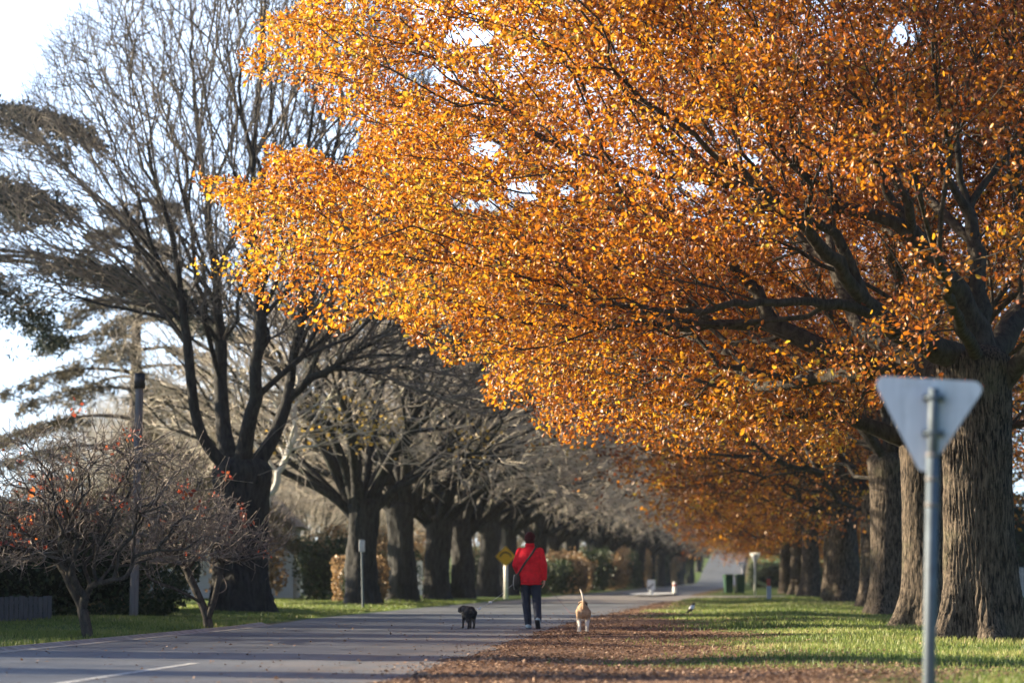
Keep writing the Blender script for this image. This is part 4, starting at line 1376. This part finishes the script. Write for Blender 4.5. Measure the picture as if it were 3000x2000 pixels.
# ------------------------------------------------------------------ the walker
WX, WY = ground(1553, 1841)[:2]
pw = empty('person', (WX, WY, 0), 'person in a red jacket and dark beanie walking away along the road edge', 'person', rz=-.03)
# local axes: +y walks away, x right.  metres
Lh, Rh_ = Vector((-.095, 0, .90)), Vector((.095, 0, .90))
Lk, Rk = Vector((-.075, .04, .49)), Vector((.115, .02, .50))
La, Ra = Vector((-.035, .02, .085)), Vector((.165, -.20, .16))
Ls, Rs = Vector((-.175, 0, 1.36)), Vector((.175, 0, 1.36))
Le, Re = Vector((-.250, -.02, 1.12)), Vector((.245, -.03, 1.11))
Lw, Rw = Vector((-.215, .12, .955)), Vector((.250, .03, .865))
mb = MB()
mb.ell((0, .015, 1.585), (.074, .095, .112))
mb.ell((0, .05, 1.54), (.058, .065, .07))
mb.capsule((0, -.01, 1.40), (0, .005, 1.53), .058, .052)
mb.ell((0, .115, 1.57), (.014, .02, .022))                       # nose
for s_ in (-1, 1): mb.ell((s_ * .076, .01, 1.575), (.010, .020, .032))   # ears
mb.capsule((0, 0, 1.24), (0, 0, .98), .12, .11)
mb.capsule(Ls, Le, .052, .042); mb.capsule(Le, Lw, .042, .028)
mb.capsule(Rs, Re, .052, .042); mb.capsule(Re, Rw, .042, .028)
for h0, k0, a0 in ((Lh, Lk, La), (Rh_, Rk, Ra)):
    mb.capsule(h0, k0, .085, .055); mb.capsule(k0, a0, .055, .036)


def hand(w, d, side, curl):
    """palm, four fingers of unequal length and a thumb; d = direction of the fingers"""
    d = d.normalized(); n = Vector((side, 0, 0)); n = (n - d * n.dot(d)).normalized(); ac = d.cross(n)
    for k, ln in enumerate((.062, .072, .068, .052)):
        o = ac * ((k - 1.5) * .021)
        a = w + d * .02 + o * .8; b = w + d * .085 + o
        mb.capsule(a, b, .014, .0115, 8)
        e1 = b + (d * (1 - curl * .5) - n * curl).normalized() * ln * .55
        e2 = e1 + (d * (1 - curl * 1.3) - n * curl * 1.2).normalized() * ln * .5
        mb.capsule(b, e1, .0105, .0095, 8); mb.capsule(e1, e2, .0095, .008, 8)
    t0 = w + d * .03 - ac * .03; t1 = t0 + (d * .6 - ac * .5 - n * .5).normalized() * .045
    mb.capsule(t0, t1, .013, .011, 8); mb.capsule(t1, t1 + (d - n * .6).normalized() * .03, .011, .008, 8)


hand(Lw, Vector((.15, .5, -.55)), -1, .75)
hand(Rw, Vector((-.05, .05, -1)), 1, .35)
mb.blend('body', M['skin'], pw, .006, 3)
# face
mbf = MB()
for s_ in (-1, 1): mbf.ell((s_ * .03, .098, 1.59), (.011, .008, .009), 10, 6)
mbf.build('eyes', M['black'], pw, True)
mbf = MB(); mbf.ell((0, .104, 1.528), (.024, .008, .006), 10, 6); mbf.build('mouth', M['red_paint'], pw, True)
# hair under the hat
mbf = MB(); mbf.ell((0, -.03, 1.56), (.078, .075, .075)); mbf.build('hair', simple('greying_hair', (.10, .075, .06), .8), pw, True)
mbh = MB()
mbh.ell((0, 0, 1.60), (.098, .116, .10)); mbh.ell((0, -.03, 1.555), (.094, .098, .085))
mbh.blend('beanie', M['hat'], pw, .008, 3)
# jacket
mj = MB()
mj.ell((0, -.005, 1.35), (.205, .115, .085)); mj.ell((0, -.02, 1.22), (.225, .15, .20)); mj.ell((0, -.01, 1.05), (.215, .15, .22)); mj.ell((0, -.005, .92), (.216, .165, .17))
mj.ell((0, 0, .84), (.212, .168, .09))
mj.capsule((0, -.01, 1.37), (0, 0, 1.46), .10, .076); mj.ell((0, -.035, 1.465), (.088, .07, .05))
for s0, e0, w0 in ((Ls, Le, Lw), (Rs, Re, Rw)):
    mj.capsule(s0 + Vector((0, 0, -.01)), e0, .074, .066); mj.capsule(e0, w0 + (e0 - w0).normalized() * .02, .066, .050)
jk = mj.blend('jacket', M['jacket'], pw, .012, 5)
# hem, waist seam and cuffs
mh = MB()
mh.tube([(.198 * math.cos(a), -.0 + .156 * math.sin(a), .785) for a in np.linspace(0, 2 * PI, 33)], .014, 8, False); mh.build('hem', M['jacket'], pw, True)
mh = MB()
mh.tube([(.222 * math.cos(a), -.01 + .157 * math.sin(a), 1.0) for a in np.linspace(0, 2 * PI, 33)], .006, 6, False); mh.build('waist_seam', M['jacket'], pw, True)
# trousers
mt = MB()
mt.ell((0, 0, .86), (.16, .11, .12))
for h0, k0, a0 in ((Lh, Lk, La), (Rh_, Rk, Ra)):
    mt.capsule(h0, k0, .098, .082); mt.capsule(k0, a0 + (k0 - a0).normalized() * .02, .080, .066)
mt.blend('trousers', M['trouser'], pw, .010, 4)
for sd_, a0, pit in ((-1, La, 0), (1, Ra, R(50))):
    ms = MB(); rot = Matrix.Rotation(-pit, 3, 'X')
    def q(v): return a0 + rot @ Vector(v)
    ms.capsule(q((0, -.03, -.035)), q((0, .12, -.045)), .043, .040); ms.capsule(q((0, .10, -.052)), q((0, .17, -.056)), .040, .030); ms.capsule(q((0, -.01, .03)), q((0, .0, -.03)), .046, .044)
    sh = ms.blend('shoe', M['shoe'], pw, .007, 3)
    mo = MB(); mo.box(q((0, .065, -.083)), (.086, .27, .022), rot); mo.build('sole', M['sole'], sh, bevel=.01)
# shoulder bag
bg = empty('shoulder_bag', (WX, WY, 0), 'dark shoulder bag at the walker\'s left hip on a crossbody strap', 'bag', rz=-.03)
mb = MB()
mb.ell((-.225, -.075, .80), (.075, .13, .115)); mb.ell((-.215, -.065, .88), (.055, .12, .09))
mb.blend('pouch', M['bag'], bg, .01, 4)
mb = MB(); mb.tube([(-.268, -.075 + .115 * math.cos(a), .815 + .125 * math.sin(a)) for a in np.linspace(0, 2 * PI, 25)], .007, 6, False); mb.build('rim', M['bag_trim'], bg, True)
mb = MB()
st = [(-.215, -.10, .92), (-.15, -.165, 1.02), (-.06, -.178, 1.16), (.05, -.165, 1.30), (.11, -.10, 1.415), (.125, 0, 1.455), (.10, .10, 1.40)]
st = smooth_line(st, 2)
mb.tube(st, .018, 6); mb.build('strap', M['bag'], bg, True)

# ------------------------------------------------------------------ dogs
def dog(loc, rz, label, fm, h, Lb, fat, tail, head, gait):
    """built facing +y; h = shoulder height"""
    root = empty('dog', (loc[0], loc[1], 0), label, 'dog', rz=rz)
    mb = MB()
    zb = h * .74
    mb.ell((0, Lb * .36, zb), (fat * 1.0, Lb * .30, fat * 1.22)); mb.ell((0, -Lb * .02, zb + .01), (fat * .88, Lb * .36, fat * .98)); mb.ell((0, -Lb * .36, zb + .005), (fat * .98, Lb * .20, fat * 1.12))
    for s_ in (-1, 1):
        g = gait * s_
        x = s_ * fat * .62
        hip = Vector((x, -Lb * .38, zb - .01)); knee = Vector((x * 1.1, -Lb * .26 + g * .4, zb * .58)); hock = Vector((x, -Lb * .52 + g * .8, zb * .33)); paw = Vector((x, -Lb * .47 + g, .022))
        mb.capsule(hip, knee, fat * .62, fat * .36, 10); mb.capsule(knee, hock, fat * .36, fat * .22, 10); mb.capsule(hock, paw, fat * .21, fat * .19, 10)
        mb.ell(paw + Vector((0, .025, 0)), (fat * .24, fat * .38, .024), 10, 6)
        sh = Vector((x, Lb * .44, zb)); el = Vector((x, Lb * .40 - g * .3, zb * .62)); wr = Vector((x, Lb * .45 - g * .8, zb * .26)); fp = Vector((x, Lb * .46 - g, .022))
        mb.capsule(sh, el, fat * .46, fat * .32, 10); mb.capsule(el, wr, fat * .30, fat * .20, 10); mb.capsule(wr, fp, fat * .19, fat * .17, 10)
        mb.ell(fp + Vector((0, .025, 0)), (fat * .24, fat * .38, .024), 10, 6)
    hv = Vector(head)
    mb.capsule((0, Lb * .50, zb + fat * .5), hv, fat * .62, fat * .52, 10)
    mb.ell(hv, (fat * .60, fat * .72, fat * .58)); fd = Vector((hv.x * .5, .8, -.35)).normalized()
    mb.capsule(hv + fd * fat * .4, hv + fd * fat * 1.25, fat * .38, fat * .24, 10)
    for s_ in (-1, 1):
        mb.ell(hv + Vector((s_ * fat * .62, -.01, -fat * .15)), (fat * .14, fat * .30, fat * .50), 10, 6)
    tl = smooth_line([Vector(p) for p in tail], 2)
    n = len(tl)
    for k in range(n - 1):
        mb.capsule(Vector(tl[k]), Vector(tl[k + 1]), max(.010, .026 * (1 - .55 * k / n)), max(.010, .026 * (1 - .55 * (k + 1) / n)), 8)
    mb.blend('body', fm, root, .008, 2)
    me_ = MB()
    for s_ in (-1, 1): me_.ell(hv + fd * fat * .48 + Vector((s_ * fat * .30, 0, fat * .26)), (.009, .009, .009), 8, 6)
    me_.ell(hv + fd * fat * 1.47, (.014, .014, .012), 8, 6)
    me_.build('eyes_and_nose', M['black'], root, True)
    mc_ = MB(); cz_ = Vector((0, Lb * .50, zb + fat * .5)).lerp(hv, .5)
    mc_.tube([cz_ + Vector((fat * .70 * math.cos(a), fat * .3 * math.sin(a), fat * .62 * math.sin(a))) for a in np.linspace(0, 2 * PI, 21)], .010, 6, False); mc_.build('collar', M['sole'], root, True)
    return root


gT = ground(1708, 1851); gB = ground(1374, 1841)
dog(gT, .12, 'tan and white short-haired dog with raised white-tipped tail walking on the leaf litter', M['tan_fur'], .46, .50, .105, [(0, -.30, .40), (0, -.36, .47), (-.01, -.38, .56), (-.03, -.36, .64), (-.055, -.33, .70)], (.02, .46, .46), .05)
dog(gB, .35, 'small black shaggy dog with a lowered greying head walking on the asphalt', M['black_fur'], .39, .38, .095, [(0, -.22, .32), (0, -.27, .33), (.0, -.30, .27)], (-.05, .36, .34), .05)


def leash(name, pts, r, m, label, handle=None):
    b = Vector([float(c) for c in pts[0]])
    root = empty(name, (b.x, b.y, 0), label, 'leash')
    ln = smooth_line([np.asarray(p, float) for p in pts], 3)
    mb = MB(); mb.tube([Vector(p) - Vector((b.x, b.y, 0)) for p in ln], r, 6); mb.build('cord', m, root, True)
    for h in handle or []:
        mb = MB(); p = Vector([float(c) for c in h]) - Vector((b.x, b.y, 0)); mb.ell(p, (.030, .018, .022), 10, 6); mb.build('clip', M['white'], root, True)


hL = Vector((WX - .18, WY + .19, .90))
leash('leash', [hL, at(1500, 1712, WY + .1), at(1470, 1740, WY), at(1437, 1763, WY - .1), at(1404, 1782, WY), (gB[0] + .03, gB[1] + .20, .37)], .0035, M['leash_white'],
      'thin pale leash from the walker to the black dog', [at(1437, 1763, WY - .1), at(1404, 1782, WY)])
hR = Vector((WX + .26, WY + .04, .77))
leash('leash', [hR, at(1625, 1742, WY - .3), at(1655, 1776, WY - .8), at(1675, 1802, gT[1] + .3), (gT[0] + .0, gT[1] + .33, .40)], .0025, M['leash_red'], 'dark red leash from the walker to the tan dog')

# ------------------------------------------------------------------ the magpie
gm = ground(2026, 1798)
root = empty('magpie_bird', (gm[0], gm[1], 0), 'black and white magpie standing on the right-hand grass', 'bird', rz=-.6)
mb = MB()
mb.ell((0, 0, .15), (.055, .10, .06), rot=Matrix.Rotation(R(38), 3, 'X')); mb.capsule((0, .05, .19), (0, .085, .245), .042, .030, 10); mb.ell((0, .095, .255), (.028, .034, .028))
mb.capsule((0, .115, .255), (0, .165, .248), .012, .004, 8); mb.capsule((0, -.07, .10), (0, -.19, .045), .036, .018, 10)
for s_ in (-1, 1):
    mb.capsule((s_ * .02, .005, .11), (s_ * .02, .0, .01), .010, .007, 8); mb.capsule((s_ * .02, -.005, .008), (s_ * .02, .035, .008), .007, .005, 8)
mb.blend('body', M['magpie'], root, .005, 2)

# ------------------------------------------------------------------ grass blades and fallen leaves
def scatter(n, x0, x1, y0, y1, seed, power=1.6):
    rg = np.random.default_rng(seed)
    t = rg.uniform(0, 1, n)
    Y = y0 * (y1 / y0) ** (t ** 1.0)
    X = rg.uniform(x0, x1, n)
    return np.stack([X, Y], 1), rg


def vnoise(rg, sc, n=9): 
    f = pnoise(rg, n, sc)
    return lambda X: f(np.concatenate([X, np.zeros((len(X), 1))], 1))


def gz(P):
    X, Y = P[:, 0], P[:, 1]
    o = np.clip(np.maximum(X - road_right(Y) - 0.3, road_left(Y) - 0.3 - X), 0, 1.2)
    return hz(Y) + o * (0.022 * np.sin(X * 1.3 + ph[0] + 0.4 * np.sin(Y * .5)) + 0.025 * np.sin(Y * 0.9 + ph[1] + np.sin(X * .7)) + 0.02) * (Y < 110)


def blades(P, rg, hmin, hmax, w, name, label, dry):
    n = len(P)
    z = gz(P)
    base = np.stack([P[:, 0], P[:, 1], z - .005], 1)
    a = rg.uniform(0, 2 * PI, n); hgt = rg.uniform(hmin, hmax, n) * np.clip(.95 + .35 * vnoise(rg, 1.1)(P), .4, 1.6)
    sx = np.stack([np.cos(a), np.sin(a), 0 * a], 1) * (w * (0.7 + 0.02 * P[:, 1]))[:, None]
    ln = rg.normal(0, .35, (n, 2)) * hgt[:, None]
    tip = base + np.concatenate([ln, hgt[:, None]], 1)
    mid = base + np.concatenate([ln * .35, hgt[:, None] * .55], 1)
    V = np.stack([base - sx, base + sx, mid + sx * .8, tip, mid - sx * .8], 1).reshape(-1, 3)
    b = (np.arange(n) * 5)[:, None]
    rn = np.repeat(np.clip(rg.normal(.45, .2, n) + dry * vnoise(rg, .9)(P), 0, 1), 5)
    o = link(name, np_mesh(name, V, [b + np.array([[0, 1, 2, 4]]), b + np.array([[4, 2, 3]])], False, {'rnd': rn}), M['grass'])
    tag(o, label, 'grass', None, 'stuff')


P, rg = scatter(170000, -3.3, 7.5, 19, 100, 201)
nz = vnoise(rg, .7)
k = P[:, 0] > litter_edge(P[:, 1]) + 1.1 * nz(P) + rg.normal(0, .45, len(P)) + .2
blades(P[k], rg, .035, .085, .004, 'verge_grass', 'short green grass on the right verge under the oaks', .26)
P, rg = scatter(90000, -19, -9.2, 30, 95, 202)
k = (P[:, 0] < road_left(P[:, 1]) - .32 + rg.normal(0, .07, len(P)))
blades(P[k], rg, .04, .09, .004, 'kerbside_grass', 'green grass strip along the left kerb', .12)

P, rg = scatter(300000, -4.6, 5.0, 18, 90, 203)
nz = vnoise(rg, .7); nz2 = vnoise(rg, 1.6)
d = litter_edge(P[:, 1]) + 1.1 * nz(P) - P[:, 0]
keep = (rg.uniform(size=len(P)) < 1 / (1 + np.exp(-d * 2.2)) + .09 + .22 * (nz2(P) > .8))
onroad = P[:, 0] < road_right(P[:, 1])
for tx, ty in ((2.93, 34.5), (2.89, 45), (2.9, 59), (3.1, 72)):
    keep |= rg.uniform(size=len(P)) < .30 * np.exp(-(np.hypot(P[:, 0] - tx, (P[:, 1] - ty) * .7) / 1.1) ** 2)
keep &= ~onroad | (rg.uniform(size=len(P)) < .22 * np.exp((P[:, 0] - road_right(P[:, 1])) / .35))
nz3 = vnoise(rg, 2.4)
keep &= (rg.uniform(size=len(P)) < np.clip(.62 + .45 * nz3(P), .18, 1))
P = P[keep]
n = len(P)
print('litter', n)
pos = np.stack([P[:, 0], P[:, 1], gz(P) + .008 + np.abs(rg.normal(0, .010, n))], 1)
ax = np.concatenate([rg.normal(size=(n, 2)), rg.normal(0, .14, (n, 1))], 1)
V, Fc, rn = leaves(pos, ax, rg.uniform(.018, .052, n), np.clip(rg.beta(1.6, 1.9, n), 0, 1), rg, True, .32, 1.15)
tag(link('fallen_leaves', np_mesh('fallen_leaves', V, Fc, False, {'rnd': rn}), M['litter']), 'brown fallen oak leaves covering the road edge and verge', 'leaves', None, 'stuff')
# single leaves on the road
P, rg = scatter(420, -9.0, -4.2, 19, 60, 204)
pos = np.stack([P[:, 0], P[:, 1], np.full(len(P), .016)], 1)
V, Fc, rn = leaves(pos, np.concatenate([rg.normal(size=(len(P), 2)), rg.normal(0, .15, (len(P), 1))], 1), rg.uniform(.03, .065, len(P)), rg.uniform(0.3, 1, len(P)), rg, True, .4, 1.1)
tag(link('scattered_leaves', np_mesh('scattered_leaves', V, Fc, False, {'rnd': rn}), M['litter']), 'sparse fallen leaves scattered over the asphalt', 'leaves', None, 'stuff')

# ------------------------------------------------------------------ light
SUN_AZ = R(76)        # left of the road direction
SUN_EL = R(17)
sd = Vector((-math.sin(SUN_AZ) * math.cos(SUN_EL), math.cos(SUN_AZ) * math.cos(SUN_EL), math.sin(SUN_EL)))
li = bpy.data.lights.new('sun', 'SUN'); li.energy = 5.0; li.angle = R(.5); li.color = (1, .83, .60)
lo = bpy.data.objects.new('sun', li); COL.objects.link(lo)
lo.rotation_euler = sd.to_track_quat('Z', 'Y').to_euler(); lo.location = (-40, 30, 40)
W = bpy.data.worlds.new('World'); scene.world = W; W.use_nodes = True
nt = W.node_tree
bgn = nt.nodes['Background']; sk = nt.nodes.new('ShaderNodeTexSky'); sk.sky_type = 'NISHITA'; sk.sun_disc = False
sk.sun_elevation = SUN_EL; sk.sun_rotation = -SUN_AZ; sk.air_density = 0.75; sk.dust_density = 0.8; sk.ozone_density = 5.0; sk.altitude = 300
tcw = nt.nodes.new('ShaderNodeTexCoord')
dt = nt.nodes.new('ShaderNodeVectorMath'); dt.operation = 'DOT_PRODUCT'; dt.inputs[1].default_value = (-math.sin(SUN_AZ), math.cos(SUN_AZ), 0)
nt.links.new(tcw.outputs['Generated'], dt.inputs[0])
mr = nt.nodes.new('ShaderNodeMapRange'); mr.interpolation_type = 'SMOOTHSTEP'
mr.inputs['From Min'].default_value = -0.12; mr.inputs['From Max'].default_value = 0.36; mr.inputs['To Max'].default_value = 6.6
nt.links.new(dt.outputs['Value'], mr.inputs['Value'])
vs = nt.nodes.new('ShaderNodeVectorMath'); vs.operation = 'SCALE'; vs.inputs[0].default_value = (0.88, 1.0, 1.16)     # thin bright veil of high cloud on the sun's side
sx = nt.nodes.new('ShaderNodeSeparateXYZ'); nt.links.new(tcw.outputs['Generated'], sx.inputs[0])
mz = nt.nodes.new('ShaderNodeMapRange'); mz.interpolation_type = 'SMOOTHSTEP'
mz.inputs['From Min'].default_value = 0.70; mz.inputs['From Max'].default_value = 0.30
nt.links.new(sx.outputs[2], mz.inputs['Value'])
mm = nt.nodes.new('ShaderNodeMath'); mm.operation = 'MULTIPLY'
nt.links.new(mr.outputs[0], mm.inputs[0]); nt.links.new(mz.outputs[0], mm.inputs[1])
nt.links.new(mm.outputs[0], vs.inputs['Scale'])
va = nt.nodes.new('ShaderNodeVectorMath'); va.operation = 'ADD'
nt.links.new(sk.outputs[0], va.inputs[0]); nt.links.new(vs.outputs[0], va.inputs[1])
nt.links.new(va.outputs[0], bgn.inputs[0]); bgn.inputs[1].default_value = 0.05

# air
mb = MB(); mb.box((-20, 230, 16), (300, 520, 34.4))
hm, ht = mat('winter_haze')
pv = ht.n.new('ShaderNodeVolumePrincipled'); pv.inputs['Density'].default_value = 0.00012; pv.inputs['Color'].default_value = (.80, .87, .95, 1)
ht.link(pv.outputs[0], ht.out.inputs['Volume'])
tag(mb.build('haze', hm), kind='stuff')

cd = bpy.data.cameras.new('camera'); cd.sensor_width = 36; cd.lens = 85; cd.clip_end = 4000; cd.clip_start = .1
cd.dof.use_dof = True; cd.dof.focus_distance = 34.0; cd.dof.aperture_fstop = 1.5; cd.dof.aperture_blades = 0
co = bpy.data.objects.new('camera', cd); COL.objects.link(co)
co.matrix_world = Matrix.Translation(Vector(CAM.tolist())) @ cam_mat
scene.camera = co
scene.view_settings.view_transform = 'Standard'; scene.view_settings.look = 'None'
scene.view_settings.exposure = 2.1; scene.view_settings.gamma = 1.0
scene.render.engine = 'CYCLES'
scene.cycles.use_denoising = True
scene.cycles.max_bounces = 8; scene.cycles.diffuse_bounces = 4; scene.cycles.transmission_bounces = 4; scene.cycles.transparent_max_bounces = 4
scene.cycles.caustics_reflective = False; scene.cycles.caustics_refractive = False
